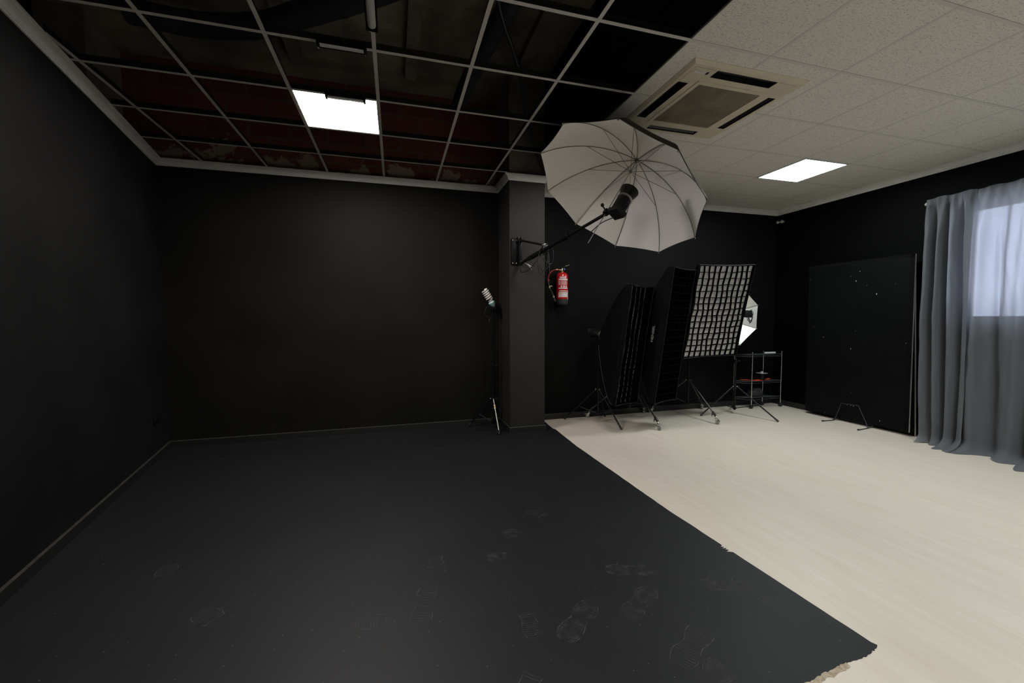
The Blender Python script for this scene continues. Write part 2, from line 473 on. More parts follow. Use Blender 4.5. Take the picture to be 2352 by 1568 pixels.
# ------------------------------------------------------------------ camera
cam = bpy.data.cameras.new('camera'); co = bpy.data.objects.new('camera', cam); C.objects.link(co)
cam.sensor_width = 36.; cam.lens = 14.4453; cam.clip_start = .02
r_, u_, f_ = V((.96174686, -.27390979, -.00404925)), V((.01913359, .05242137, .99844174)), V((.2732707, .96032569, -.05565696))
R = Matrix((r_, u_, -f_)).transposed()
co.matrix_world = Matrix.Translation((1.28851, -2.73757, 1.355)) @ R.to_4x4()
scene.camera = co

# ------------------------------------------------------------------ setting
YF = -4.7
def xl(y): return -1.03-.182*(y-2.38)
PATH = [(xl(YF), YF), (-1.03, 2.38), (2.575, 2.38), (2.575, 1.87), (3.005, 1.87), (3.005, 2.38), (7.05, 2.38), (7.05, YF)]
def seg_n(a, b):
    d = V((b[0]-a[0], b[1]-a[1])).normalized(); return V((d.y, -d.x))
def offset_pt(i, d):     # path vertex moved d into the room, mitred
    p = V(PATH[i])
    if i == 0: return p+seg_n(PATH[0], PATH[1])*d
    if i == len(PATH)-1: return p+seg_n(PATH[-2], PATH[-1])*d
    n1 = seg_n(PATH[i-1], PATH[i]); n2 = seg_n(PATH[i], PATH[i+1])
    b = (n1+n2); return p+b*(d/(1+n1.dot(n2)))
def sweep(i, prof, mi=None):      # prof list of (d, z) closed ring between path vertex i and i+1
    mb = MB(); n = len(prof)
    a = [V((*offset_pt(i, d), z)) for d, z in prof]; b = [V((*offset_pt(i+1, d), z)) for d, z in prof]
    for k in range(n):
        k2 = (k+1) % n
        mb.mat(mi[k] if mi else 0); mb.add([a[k], a[k2], b[k2], b[k]], [(0, 1, 2, 3)])
    mb.mat(0); mb.add(a, [list(range(n))]); mb.add(b, [list(range(n))[::-1]])
    return mb
cz = ZC-.062
cprof = [(0.0, ZC+.004), (0.0, cz), (.010, cz), (.012, cz+.008), (.017, cz+.010), (.022, cz+.018), (.030, cz+.033), (.041, cz+.044), (.050, cz+.048), (.052, cz+.054), (.060, cz+.056), (.060, ZC+.004)]
names = ['trim_1', 'trim_2', 'trim_3', 'trim_4', 'trim_5', 'trim_6', 'trim_7']
for i in range(7): struct(names[i], sweep(i, cprof), 'cornice', ang=50)
bprof = [(0.0, .0), (0.0, .076), (.012, .076), (.015, .070), (.015, .0)]
bn = ['baseboard_left', 'baseboard_back', 'baseboard_pillar_left', 'baseboard_pillar', 'baseboard_pillar_right', 'baseboard_back_right', 'baseboard_right']
for i in range(7): struct(bn[i], sweep(i, bprof, [0, 1, 1, 0, 0] if i < 2 else [0, 1, 0, 0, 0]), ['skirt', 'skirt_dust'])

# walls
w = MB(); a = V((xl(YF), YF)); b = V((-1.03, 2.38)); n = seg_n(a, b)*.1
w.slab([a, b, b-n, a-n], 0, ZC); struct('wall_left', w, 'wallleft', origin=(0, 0, 0))
w = MB(); w.bx((-1.15, 2.38, 0), (2.79, 2.48, ZC)); struct('wall_back', w, 'wall', origin=(0, 0, 0))
w = MB(); w.bx((2.79, 2.38, 0), (7.15, 2.48, ZC)); struct('wall_back_right', w, 'wallshade', origin=(0, 0, 0))
w = MB(); w.bx((.1, YF-.1, 0), (7.15, YF, ZC)); struct('wall_front', w, 'wall', origin=(0, 0, 0))
w = MB()
WY0, WY1, WZ0, WZ1 = -1.45, .135, 1.315, 2.487
for (ya, yb, za, zb) in ((YF, WY0, 0, ZC), (WY1, 2.38, 0, ZC), (WY0, WY1, 0, WZ0), (WY0, WY1, WZ1, ZC)):
    w.bx((7.05, ya, za), (7.17, yb, zb))
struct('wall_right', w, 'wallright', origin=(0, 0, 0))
# pillar, bare and pale above the ceiling line
w = MB(); w.bx((2.575, 1.87, 0), (3.005, 2.40, ZC-.01)); struct('wall_pillar', w, 'pillar', origin=(0, 0, 0))
w = MB(); w.bx((2.575, 1.872, ZC-.01), (3.005, 2.42, 4.12)); struct('wall_pillar_upper', w, 'trowel', origin=(0, 0, 0))
# void above the open grid
w = MB(); w.bx((-2.6, 2.43, ZC-.06), (3.02, 2.53, 4.075)); struct('wall_upper_back', w, 'brick', origin=(0, 0, ZC-.06))
w = MB(); w.bx((-2.7, YF-.1, ZC-.06), (-2.6, 2.53, 4.2)); struct('wall_upper_left', w, 'trowel', origin=(0, 0, 0))
w = MB(); w.bx((3.02, YF-.1, ZC+.004), (3.06, 2.53, 4.2)); struct('wall_upper_right', w, 'voidblack', origin=(0, 0, 0))  # black sheet put in for the darkness of the plenum beyond
w = MB(); w.bx((-2.7, YF-.2, ZC-.06), (3.06, YF-.1, 4.2)); struct('wall_upper_front', w, 'voidblack', origin=(0, 0, 0))
w = MB(); w.bx((-2.7, YF-.1, 4.11), (3.06, 2.53, 4.2))
for k in range(5):                                    # shallow concrete joists cast with the slab
    x = -2.0+k*1.15; w.bx((x, YF, 4.04), (x+.12, 2.17, 4.115))
w.bx((-2.6, 2.18, 4.03), (2.575, 2.43, 4.12))
struct('ceiling_slab', w, 'concrete', origin=(0, 0, 0))
w = MB(); w.bx((-1.66, 1.93, ZC-.02), (-1.30, 2.43, 4.11)); struct('wall_upper_pier', w, 'trowel', origin=(0, 0, 0))
# shelf of the false wall top, closes the gap beside the left wall
w = MB(); w.slab([(xl(YF)-.1, YF), (-1.13, 2.43), (-2.6, 2.43), (-2.6, YF)], ZC-.06, ZC-.03); struct('wall_upper_ledge', w, 'concrete', origin=(0, 0, 0))

# white tiled ceiling with openings for the cassette unit and the recessed light
AC0, AC1, AD0, AD1 = 3.14, 4.09, -.475, .475
w = MB()
def rect_holes(x0, x1, y0, y1, holes):
    xs = sorted({x0, x1, *[h[0] for h in holes], *[h[1] for h in holes]}); ys = sorted({y0, y1, *[h[2] for h in holes], *[h[3] for h in holes]})
    for i in range(len(xs)-1):
        for j in range(len(ys)-1):
            cx, cy = (xs[i]+xs[i+1])/2, (ys[j]+ys[j+1])/2
            if any(h[0] < cx < h[1] and h[2] < cy < h[3] for h in holes): continue
            yield xs[i], xs[i+1], ys[j], ys[j+1]
FIX = [(5.4, .6), (5.4, -2.4), (3.6, -3.6)]
holes = [(AC0+.05, AC1-.05, AD0+.05, AD1-.05)]+[(x+.012, x+.588, y+.012, y+.588) for x, y in FIX+[(3.0, .6)]]
for x0, x1, y0, y1 in rect_holes(3.0, 7.05, YF, 2.38, holes):
    w.bx((x0, y0, ZC), (x1, y1, ZC+.012))
struct('ceiling', w, 'ceiling', origin=(0, 0, 0), smooth=False)
w = MB(); w.bx((3.0, YF, ZC+.30), (7.15, 2.48, ZC+.33)); struct('ceiling_back', w, 'voidblack', origin=(0, 0, 0))

# floor: pale laminate, and the painted black half with a ragged edge
w = MB(); w.bx((-.2-1.1, YF-.1, -.06), (7.17, 2.48, 0)); struct('floor', w, 'laminate', origin=(0, 0, 0))
rnd = random.Random(3)
edge = [(3.165, 2.38), (3.135, 1.93)]
y = 1.93
while y > -1.53:
    y -= rnd.uniform(.03, .08)
    t = (1.93-y)/3.5
    x = 3.118 + (.035 if y > 1.2 else 0)*max(0, (y-1.2)/.7) + max(0, -.3-y)*.045 + rnd.uniform(-.0014, .0014)
    edge.append((x, y))
    if -.83 < y < -.785: edge += [(x-.02, y-.008), (x-.004, y-.02), (x-.03, y-.03)]
edge += [(3.182, -1.585)]
tanedge = []
x = 3.182
while x > -.2:
    x -= rnd.uniform(.006, .014) if x > 2.2 else .2
    yy = -1.588-(3.182-x)*.13 if x > 2.99 else -1.613-(2.99-x)*.115
    yy += rnd.uniform(-.0035, .0035)-(.010*math.sin((3.182-x)/.19*PI) if x > 2.99 else 0)
    edge.append((x, yy)); tanedge.append((x, yy))
yl = -2.0
pts = edge+[(xl(yl)+.0, yl), (-1.03, 2.38)]
fb = MB(); fb.slab(pts, .0, .002)
fb.mat(2)                                             # bare tan strip along the worn front edge
for i in range(len(tanedge)-1):
    (xa, ya), (xb, yb) = tanedge[i], tanedge[i+1]
    if xa < 2.97 and xa > .5:
        fb.add([(xa, ya+.004, .0024), (xb, yb+.004, .0024), (xb, yb-.016-.003*math.sin(i*.9), .0012), (xa, ya-.016-.003*math.sin((i-1)*.9), .0012)], [(0, 1, 2, 3)])
fb.mat(1)                                             # dusty shoe prints
def shoe(cx, cy, ang, L=.29, W=.105, tread=1, part=1., z=.0029):
    ca, sa = math.cos(ang), math.sin(ang)
    def P(u, v): return (cx+u*ca-v*sa, cy+u*sa+v*ca, z)
    def half(u, side):                                # sole half width along the length u in 0..1 (toe at 1)
        base = .33+.17*math.sin(min(1, u/.3)*PI/2) if u < .3 else (.50-.14*math.sin((u-.3)/.22*PI/2) if u < .52 else .36+.14*math.sin((u-.52)/.25*PI/2) if u < .77 else .5)
        if u > .77: base *= math.sqrt(max(0, 1-((u-.77)/.235)**2))
        if u < .09: base *= math.sqrt(max(0, 1-((.09-u)/.092)**2))
        return base*W*(1.06 if side > 0 else .94)
    N = 44; us = [i/N*part for i in range(N+1)]
    for side in (1, -1):
        for i in range(N):
            u0, u1 = us[i], us[i+1]; a0, a1 = half(u0, side), half(u1, side); t = .0035
            if a0 < .006 and a1 < .006: continue
            fb.add([P((u0-.5)*L, side*a0), P((u1-.5)*L, side*a1), P((u1-.5)*L, side*max(0, a1-t)), P((u0-.5)*L, side*max(0, a0-t))], [(0, 1, 2, 3)])
    k = 0
    st = .034 if tread == 1 else .05
    u = .04
    while u < min(.97, part):                         # tread pattern: chevrons or bars
        if not (.40 < u < .5):
            for side in (1, -1):
                h = half(u, side)*.86; d = .0022
                lean = .018 if tread == 1 else .004
                fb.add([P((u-.5)*L, 0), P((u-.5)*L+lean, side*h), P((u-.5)*L+lean+d, side*h), P((u-.5)*L+d, 0)], [(0, 1, 2, 3)])
                if tread == 1:
                    fb.add([P((u-.5)*L+.010, side*h*.5), P((u-.5)*L-.004, side*h), P((u-.5)*L-.004+d, side*h), P((u-.5)*L+.010+d, side*h*.5)], [(0, 1, 2, 3)])
        u += st
for p_ in [(2.485, -.852, -.31+PI, .27, .10, 1, 1.), (2.385, -1.091, .56, .285, .105, 1, 1.), (2.055, -1.11, .68+PI, .29, .11, 1, 1.),
           (2.863, -1.103, -.4, .24, .09, 1, 1.), (2.936, -1.033, .41, .26, .11, 2, .6), (1.395, -.814, 1.34+PI, .31, .10, 2, .9),
           (.08, -.226, 1.66+PI, .26, .10, 2, .5), (.498, -.67, -.68, .30, .11, 2, .45), (2.451, -1.375, .52, .30, .11, 2, .85),
           (2.52, -1.475, .49, .28, .11, 1, .5), (1.845, -1.042, 1.51, .25, .09, 2, .6), (1.85, -.533, -.09, .2, .09, 1, .6),
           (2.225, -.127, -.86, .22, .10, 2, .7), (1.486, -.469, 1.58, .3, .1, 2, .6), (1.213, -.868, -.1, .26, .1, 2, .6), (2.03, -.30, .2, .24, .1, 1, .5),
           (1.75, -1.35, .9, .28, .1, 2, .6), (3.01, -1.28, -1.1, .2, .09, 2, .5)]:
    shoe(*p_)
struct('floor_painted', fb, ['floorblack', 'dust', 'tan'], origin=(0, 0, 0), smooth=False)

# ------------------------------------------------------------------ open ceiling grid
g = thing('ceiling_grid', 'open white metal ceiling grid with its tiles removed, over the black corner', 'ceiling grid', (1.2, -.6, ZC))
def tbar(a, b, name):
    a, b = V(a), V(b); d = (b-a).normalized(); s_ = V((-d.y, d.x, 0)); mb = MB(); L = (b-a).length
    Rm = Matrix((d, s_, V((0, 0, 1)))).transposed(); m = (a+b)/2
    mb.mat(0).box(m+V((0, 0, .0008)), (L, .024, .0016), Rm)
    mb.mat(1).box(m+V((0, 0, .021)), (L, .0022, .038), Rm); mb.box(m+V((0, 0, .041)), (L, .007, .007), Rm)
    return obj(name, mb, ['grid', 'gridweb'], g, smooth=False)
for i in range(-1, 5):
    x = i*.6
    y0 = YF if x > .3 else max(YF, 2.38-(x+1.03)/.182+.31)
    tbar((x, y0, ZC), (x, 2.325, ZC), 'main_bar')
for j in range(-7, 4):
    y = j*.6
    for_end = 3.0 if j < 3 else 2.53
    tbar((xl(y)+.058, y, ZC+.0005), (for_end, y, ZC+.0005), 'cross_bar')

# LED panels lying in the grid
def led_panel(x, y, label, m='led'):
    t = thing('led_panel', label, 'ceiling light', (x+.3, y+.3, ZC), 'square LED panels in the open grid')
    fr = MB()
    for a, b in (((x+.003, y+.003), (x+.597, y+.016)), ((x+.003, y+.584), (x+.597, y+.597)), ((x+.003, y+.016), (x+.016, y+.584)), ((x+.584, y+.016), (x+.597, y+.584))):
        fr.bx((a[0], a[1], ZC+.002), (b[0], b[1], ZC+.016))
    fr.bx((x+.004, y+.004, ZC+.012), (x+.596, y+.596, ZC+.016))
    obj('frame', fr, 'white', t, smooth=False)
    d = MB(); d.quad((x+.015, y+.015, ZC+.006), (x+.015, y+.585, ZC+.006), (x+.585, y+.585, ZC+.006), (x+.585, y+.015, ZC+.006))
    obj('diffuser', d, m, t, smooth=False)
led_panel(.6, .6, 'square white LED panel glowing in the open black ceiling grid')
led_panel(3.0, .6, 'square LED panel in the white tiles hidden above the big umbrella', 'leddim')
led_panel(.6, -2.4, 'added square LED panel, out of view, in the open grid above the camera')  # unseen panel, added to light the room
# short batten lights under the grid bars
def batten(p, d, label, L=.28, r=.019):
    d = V(d).normalized(); p = V(p); q = p+d*L
    t = thing('batten_light', label, 'batten light', (p+q)/2, 'short battens under the grid bars')
    s_ = V((-d.y, d.x, 0)); Rm = Matrix((d, s_, V((0, 0, 1)))).transposed(); m = (p+q)/2
    k_ = r/.019
    h = MB(); h.box(m+V((0, 0, -.004)), (L, .050*k_, .008), Rm, .002)
    for sg in (-1, 1): h.box(m+s_*sg*.0235*k_+V((0, 0, -.011)), (L, .003, .020), Rm)
    obj('housing', h, 'black', t)
    df = MB(); n = 12; vs = []
    for e in (p+d*.018, q-d*.018):
        for k in range(n+1):
            a = PI+PI*k/n; vs.append(e+s_*math.cos(a)*.0185*k_+V((0, 0, -.009+math.sin(a)*.017*k_)))
    df.add(vs, [(k, k+1, n+2+k, n+1+k) for k in range(n)]); obj('diffuser', df, 'tubewhite', t)
    for e in (p+d*.009, q-d*.009):
        c_ = MB(); c_.box(e+V((0, 0, -.015*k_)), (.018, .050*k_, .030*k_), Rm, .005); obj('end_cap', c_, 'black', t)
batten((.876, -.004, ZC), (1, 0, 0), 'short black batten light under the grid bar above the LED panel, unlit')
batten((.832, .598, ZC), (1, 0, 0), 'short black batten light overlapping the near edge of the LED panel')
batten((1.197, -.80, ZC), (0, 1, 0), 'white batten light pointing toward the camera at the top edge', L=.575, r=.024)

# recessed fluorescent fixtures in the tiled half
def fluorescent(x, y, label):
    t = thing('recessed_light', label, 'ceiling light', (x+.3, y+.3, ZC), 'recessed fluorescent lights in the tiled ceiling')
    fr = MB(); z0, z1 = ZC-.006, ZC+.012
    for a, b in (((x, y), (x+.6, y+.014)), ((x, y+.586), (x+.6, y+.6)), ((x, y+.014), (x+.014, y+.586)), ((x+.586, y+.014), (x+.6, y+.586))):
        fr.bx((a[0], a[1], z0), (b[0], b[1], z1))
    obj('frame', fr, 'edgecool', t, smooth=False)
    d = MB(); z = ZC+.004
    d.quad((x+.013, y+.013, z), (x+.013, y+.587, z), (x+.587, y+.587, z), (x+.587, y+.013, z)); obj('diffuser', d, 'tube', t, smooth=False)
    for k in range(3):                                 # lamp clips showing through at the far end
        c_ = MB(); cx = x+.15+.15*k; c_.box((cx, y+.545, ZC-.001), (.022, .016, .006)); obj('clip', c_, 'edgecool', t, smooth=False)
fluorescent(5.4, .6, 'glowing square fluorescent light recessed in the white tiled ceiling')
fluorescent(5.4, -2.4, 'added square fluorescent light, out of view, in the tiles above the right of the camera')  # out of view, added to brighten the room from the right
fluorescent(3.6, -3.6, 'added square fluorescent light, out of view, in the tiles behind the camera')  # another unseen fixture, added for the room light

# ceiling cassette air conditioner
t = thing('air_conditioner', 'cream ceiling cassette air conditioner with brown square grille', 'air conditioner', (3.615, 0, ZC-.03))
za = ZC-.020; cx, cy = 3.615, 0.
SL = {'f': (3.362, 3.862, -.425, -.348), 'b': (3.385, 3.862, .352, .415), 'l': (3.188, 3.268, -.252, .258), 'r': (3.970, 4.036, -.252, .252)}
w = MB()
outer = .475; rim = .452
for x0, x1, y0, y1 in rect_holes(cx-rim, cx+rim, cy-rim, cy+rim, [v for v in SL.values()]+[(3.35, 3.882, -.262, .272)]):
    w.bx((x0, y0, za), (x1, y1, za+.004))
q = [(cx-rim, cy-rim), (cx+rim, cy-rim), (cx+rim, cy+rim), (cx-rim, cy+rim)]; Q = [(cx-outer, cy-outer), (cx+outer, cy-outer), (cx+outer, cy+outer), (cx-outer, cy+outer)]
for k in range(4):
    k2 = (k+1) % 4
    w.add([(*q[k], za), (*q[k2], za), (*Q[k2], ZC-.003), (*Q[k], ZC-.003)], [(0, 1, 2, 3)])
    w.add([(*Q[k], ZC-.003), (*Q[k2], ZC-.003), (*Q[k2], ZC+.012), (*Q[k], ZC+.012)], [(0, 1, 2, 3)])
obj('panel', w, 'acbody', t, smooth=False)
w = MB(); w.bx((cx-.42, cy-.42, za+.055), (cx+.42, cy+.42, za+.075)); obj('casing', w, 'acdark', t, smooth=False)
for k, (x0, x1, y0, y1) in SL.items():
    lx = x1-x0 > y1-y0
    o_ = MB()
    for a, b in (((x0, y0), (x1, y0)), ((x1, y0), (x1, y1)), ((x1, y1), (x0, y1)), ((x0, y1), (x0, y0))):
        o_.quad((*a, za), (*b, za), (*b, za+.055), (*a, za+.055))
    v_ = obj('air_vent', o_, 'acdark', t, smooth=False)
    f_2 = MB(); m = V(((x0+x1)/2, (y0+y1)/2, za+.020)); tilt = .75 if k in 'fl' else -.75
    if lx: f_2.box(m+V((0, -.006 if k == 'f' else .006, 0)), (x1-x0-.02, .040, .004), Matrix.Rotation(tilt, 3, 'X'))
    else: f_2.box(m+V((-.006 if k == 'l' else .006, 0, 0)), (.040, y1-y0-.02, .004), Matrix.Rotation(-tilt, 3, 'Y'))
    obj('flap', f_2, 'acdark', v_, smooth=False)
w = MB()
GX0, GX1, GY0, GY1 = 3.318, 3.918, -.297, .309
for a, b in (((GX0, GY0), (GX1, -.262)), ((GX0, .272), (GX1, GY1)), ((GX0, -.262), (3.35, .272)), ((3.882, -.262), (GX1, .272))):
    w.bx((*a, za-.004), (*b, za+.002))
w2 = obj('grille_frame', w, 'acbody', t, smooth=False)
M['grille'] = mat('grille brown', (.37, .315, .235), .6, var=.25, scale=5)
w = MB(); n = 46
for k in range(n):
    x = 3.352+(3.88-3.352)*(k+.5)/n; w.box((x, .005, za+.004), (.0055, .534, .010))
w.bx((3.35, -.262, za+.012), (3.882, .272, za+.016)); obj('grille', w, 'grille', t, smooth=False)
w = MB(); w.box((3.266, -.383, za-.0012), (.115, .034, .0024)); dpl = obj('display', w, 'white', t, smooth=False)
w = MB(); w.box((3.310, -.384, za-.0028), (.018, .026, .0016)); obj('sensor_window', w, 'black', dpl, smooth=False)
w = MB(); w.box((3.250, -.392, za-.0026), (.034, .004, .0010)); obj('maker_mark', w, 'labelgrey', dpl, smooth=False)
for a, b in (((3.190, -.424), (3.350, -.424)), ((3.190, -.424), (3.190, -.262)), ((3.190, -.264), (3.275, -.264)), ((3.874, -.424), (4.030, -.424))):
    w = MB(); w.bx((a[0]-.001, a[1]-.001, za-.0008), (b[0]+.001, b[1]+.001, za+.001)); obj('panel_joint', w, 'labelgrey', t, smooth=False)

# things up in the void
def duct(pts, r, label):
    w = MB(); P = bez(pts, 10); w.tube(P, r, 20)
    for p in range(0, len(P)-1, 9): w.tube([P[p], P[p]+(P[p+1]-P[p]).normalized()*.02], r*1.04, 20)
    return tag(obj('ventilation_duct', w, 'duct'), label, 'duct')
duct([(-.55, 1.05, 3.62), (-.1, 1.02, 3.58), (.36, .85, 3.55), (.72, .62, 3.55), (1.13, .37, 3.57), (1.6, .05, 3.6)], .085, 'dark round duct crossing the ceiling void above the LED panel')
duct([(1.95, 1.55, 3.50), (1.97, 1.2, 3.52), (2.05, .5, 3.55), (2.12, .10, 3.57), (2.2, -.5, 3.6)], .075, 'dark round duct in the void beside the bare pillar')
w = MB(); w.tube(bez([(1.86, -.5, 3.42), (1.953, -.123, 3.34), (2.15, .22, 3.28), (2.271, .447, 3.25), (2.43, .80, 3.18), (2.62, 1.2, 3.12), (2.82, 1.58, 3.06), (2.94, 1.74, 3.02)], 10), .014, 10)
tag(obj('cable_hose', w, 'cable'), 'black corrugated hose sagging through the void past the pillar', 'hose')
def hanger(pts, label):
    w = MB(); w.tube(bez(pts, 8), .0022, 6); w.tube([pts[-1], V(pts[-1])+V((.05, 0, -.012))], .0016, 5); w.tube([pts[-1], V(pts[-1])+V((-.045, 0, -.02))], .0016, 5)
    tag(obj('hanging_wire', w, 'wire'), label, 'wire', 'loose wires hanging in the void')
hanger([(.875, 1.9, 4.03), (.87, 1.93, 3.92), (.845, 1.96, 3.82), (.86, 1.98, 3.72), (.84, 2.0, 3.60)], 'thin pale wire dangling in the void just above the LED panel')
hanger([(.915, 1.0, 4.05), (.93, 1.02, 3.86), (.92, 1.04, 3.72), (.935, 1.05, 3.60)], 'thin wire hanging in the void behind the batten light at the top')

# ------------------------------------------------------------------ window, curtain
w = MB(); fx0, fx1 = 7.075, 7.125
for a, b in (((WY0, WZ0), (WY1, WZ0+.045)), ((WY0, WZ1-.045), (WY1, WZ1)), ((WY0, WZ0), (WY0+.045, WZ1)), ((WY1-.045, WZ0), (WY1, WZ1)), ((-.67, WZ0), (-.61, WZ1))):
    w.bx((fx0, a[0], a[1]), (fx1, b[0], b[1]))
win = struct('window_1', w, 'white', smooth=False)
w = MB(); w.bx((7.097, WY0+.045, WZ0+.045), (7.101, WY1-.045, WZ1-.045)); obj('pane', w, 'glass', win, smooth=False)
w = MB(); w.bx((7.0, WY0-.03, WZ0-.025), (7.17, WY1+.03, WZ0)); struct('trim_8', w, 'white', smooth=False)

rod = thing('curtain_rod', 'pale curtain rod with a round end knob above the grey curtain', 'curtain rod', (6.88, -.8, 2.576))
w = MB(); w.tube([(6.88, .36, 2.576), (6.88, -2.35, 2.576)], .011, 12); obj('rod', w, 'creamknob', rod)
w = MB(); w.sphere((6.88, .397, 2.576), .0185, 16); w.lathe([(.012, 0), (.017, .006), (.017, .03), (.012, .036)], (6.88, .348, 2.576), (0, 1, 0), 14); obj('end_knob', w, 'creamknob', rod)
for yb in (.32, -1.0, -2.3):
    w = MB(); w.tube([(7.05, yb, 2.576), (6.88, yb, 2.576)], .007, 8); w.lathe([(.024, 0), (.024, .006)], (7.05, yb, 2.576), (-1, 0, 0), 16); obj('bracket', w, 'creamknob', rod)
w = MB(); w.lathe([(.012, 0), (.012, .018), (.02, .03), (.024, .042), (.016, .056)], (7.05, 2.262, 2.818), (-1, 0, 0), 16); w.sphere((7.0, 2.325, 2.818), .021, 14); w.tube([(7.02, 2.262, 2.818), (7.0, 2.325, 2.818)], .009, 8)
tag(obj('wall_bracket', w, 'creamknob'), 'small pale rod bracket with two knobs high in the right corner', 'bracket')

def cpanel(y0, y1, seed, fl, kf, xo):
    rn = random.Random(seed); w = MB(); NU, NZ = 170, 90; ztop = 2.612; vs = []
    ph = [rn.uniform(0, 6.28) for _ in range(8)]
    for k in range(NZ+1):
        tz = k/NZ
        for i in range(NU+1):
            u = i/NU; y = y0+(y1-y0)*u
            d = (ztop)*tz                                # drop from the top
            A = .016+.045*min(1, d/.45)+.012*tz
            warp = .05*math.sin(2.2*tz+ph[0])*(.3+tz)+.018*math.sin(6*tz+ph[1]+u*4)
            yy = (y-y0)+warp*.45
            th = yy*kf+ph[2]+1.3*math.sin(yy*9.3+ph[3])+.5*math.sin(1.7*tz+ph[6])
            f = 1.5*(1-2*abs(math.sin(th/2))**.75)+.42*math.sin(yy*61+ph[4]-1.4*tz)*math.exp(-tz*1.3)+.45*math.sin(yy*9+ph[5]+tz*1.3)
            if d < .07: f *= .45
            gather = .012*math.sin(yy*90+ph[6])*math.exp(-((d-.07)/.07)**2)
            wr = .020*noise.noise(V((yy*7, tz*3.2, seed)))+.010*noise.noise(V((yy*16+tz*6, tz*7, seed+3)))+.004*noise.noise(V((yy*42, tz*16, seed+7)))
            x = 6.852+xo+A*f*.5+gather+wr*min(1, d/.15)
            z = ztop-d
            out = 0
            if z < .10:                                  # the hem spreads out on the floor
                q_ = (.10-z)/.10
                out = .15*q_**1.5*(1+.5*math.sin(yy*8+ph[7])+.25*math.sin(yy*21+ph[1])); z = .10*(1-q_)**1.6+.006+.006*q_*math.sin(yy*17+ph[2])
            x = x-out-.02*tz
            z += .006*math.sin(y*31+ph[4])*(1 if d < .02 else 0)
            yl_ = y+.05*f*math.exp(-((y-y0)/.2)**2)*0+(.085*tz*tz)*math.exp(-((y-y0)/.35)**2)*fl
            vs.append((min(x, 7.035), yl_, max(z, .004)))
    W = NU+1
    w.add(vs, [(k*W+i, k*W+i+1, (k+1)*W+i+1, (k+1)*W+i) for k in range(NZ) for i in range(NU)])
    return w
w = cpanel(.365, -.035, 4, -1., 46., -.034); 
o = obj('curtain', w, 'curtain', ang=180); tag(o, 'narrow bunched grey curtain panel, left of the bright window', 'curtain', 'grey curtains on the rod')
w = cpanel(.040, -1.95, 9, -.9, 29., -.014)
o = obj('curtain', w, 'curtain', ang=180); tag(o, 'wide grey curtain panel glowing blue in front of the window', 'curtain', 'grey curtains on the rod')

# ------------------------------------------------------------------ black boards by the right wall
def board(x0b, x0t, th, ya, yb, z0, z1, label, dy=.04, chips=()):
    w = MB()
    def P(x, y, z): return V((x, y, z))
    A = [(x0b, ya, z0), (x0b, yb, z0), (x0t, yb+dy, z1), (x0t, ya+.04, z1)]
    B = [(x+th, y, z) for x, y, z in A]
    v = A+B
    w.mat(0).add([v[i] for i in (0, 1, 2, 3)], [(0, 1, 2, 3)])
    w.mat(1)
    w.add(v, [(4, 7, 6, 5), (1, 5, 6, 2), (0, 3, 7, 4), (0, 4, 5, 1)])
    w.mat(0).add(v, [(3, 2, 6, 7)])
    w.mat(2); rn = random.Random(11)
    for cy0, cz0, sz in chips:                         # knocked spots where the white core shows
        xx = x0b+(x0t-x0b)*(cz0-z0)/(z1-z0)-.0006; m = 7
        w.add([(xx, cy0+sz*.55*rn.uniform(.5, 1)*math.cos(i*2*PI/m), cz0+sz*rn.uniform(.5, 1.1)*math.sin(i*2*PI/m)) for i in range(m)], [list(range(m))])
    o = obj('display_board', w, ['boardblack', 'foam', 'labelgrey'], smooth=False); tag(o, label, 'board', 'boards leaning beside the curtain'); return o
CHIPS = [(1.095, 1.811, 0.012), (1.056, 1.927, 0.0072), (1.162, 1.878, 0.006), (0.856, 1.633, 0.0144), (1.471, 1.086, 0.012), (1.07, 1.18, 0.0072), (1.115, 0.951, 0.012), (0.528, 1.056, 0.0078), (1.69, 1.888, 0.0072), (1.083, 0.395, 0.006), (1.454, 0.331, 0.006), (0.743, 0.111, 0.0096), (1.076, 0.228, 0.0072), (1.045, 0.228, 0.0084), (1.015, 0.24, 0.0084), (0.984, 0.235, 0.006), (0.666, 1.738, 0.0048), (0.965, 1.747, 0.006), (1.391, 0.068, 0.0072), (1.136, 2.018, 0.0048), (1.603, 1.226, 0.0048), (0.5, 0.775, 0.0048), (0.668, 0.16, 0.0048), (1.118, 0.225, 0.006)]
b1 = board(6.868, 6.905, .022, 1.675, .452, .045, 2.065, 'tall scuffed black board facing the room, held by the wire stand', chips=CHIPS)
tp = MB()
for (ya, yb, za_, zb_) in ((.452, .50, .05, 2.06), (.452, 1.675, 2.03, 2.062)):
    def BX(z): return 6.868+(6.905-6.868)*(z-.045)/2.02-.0008
    def BY(y, z): return y+.04*(z-.045)/2.02
    tp.quad((BX(za_), BY(ya, za_), za_), (BX(za_), BY(yb, za_), za_), (BX(zb_), BY(yb, zb_), zb_), (BX(zb_), BY(ya, zb_), zb_))
obj('edge_tape', tp, 'blackmatte', b1, smooth=False)
board(6.942, 6.931, .022, 1.60, .436, .004, 2.055, 'second tall board with a white edge, behind the scuffed black board', dy=.075)
w = MB(); w.tube([(6.63, 1.244, .006), (6.80, 1.240, .006), (6.83, 1.224, .051), (6.832, 1.165, .242), (6.832, .963, .254), (6.83, .861, .054), (6.80, .825, .006), (6.61, .800, .006)], .0058, 8)
w.tube([(6.80, 1.240, .006), (6.90, 1.238, .03)], .0058, 8); w.tube([(6.80, .825, .006), (6.90, .822, .03)], .0058, 8)
w.box((6.632, 1.244, .008), (.028, .016, .014)); w.box((6.612, .800, .008), (.028, .016, .014))
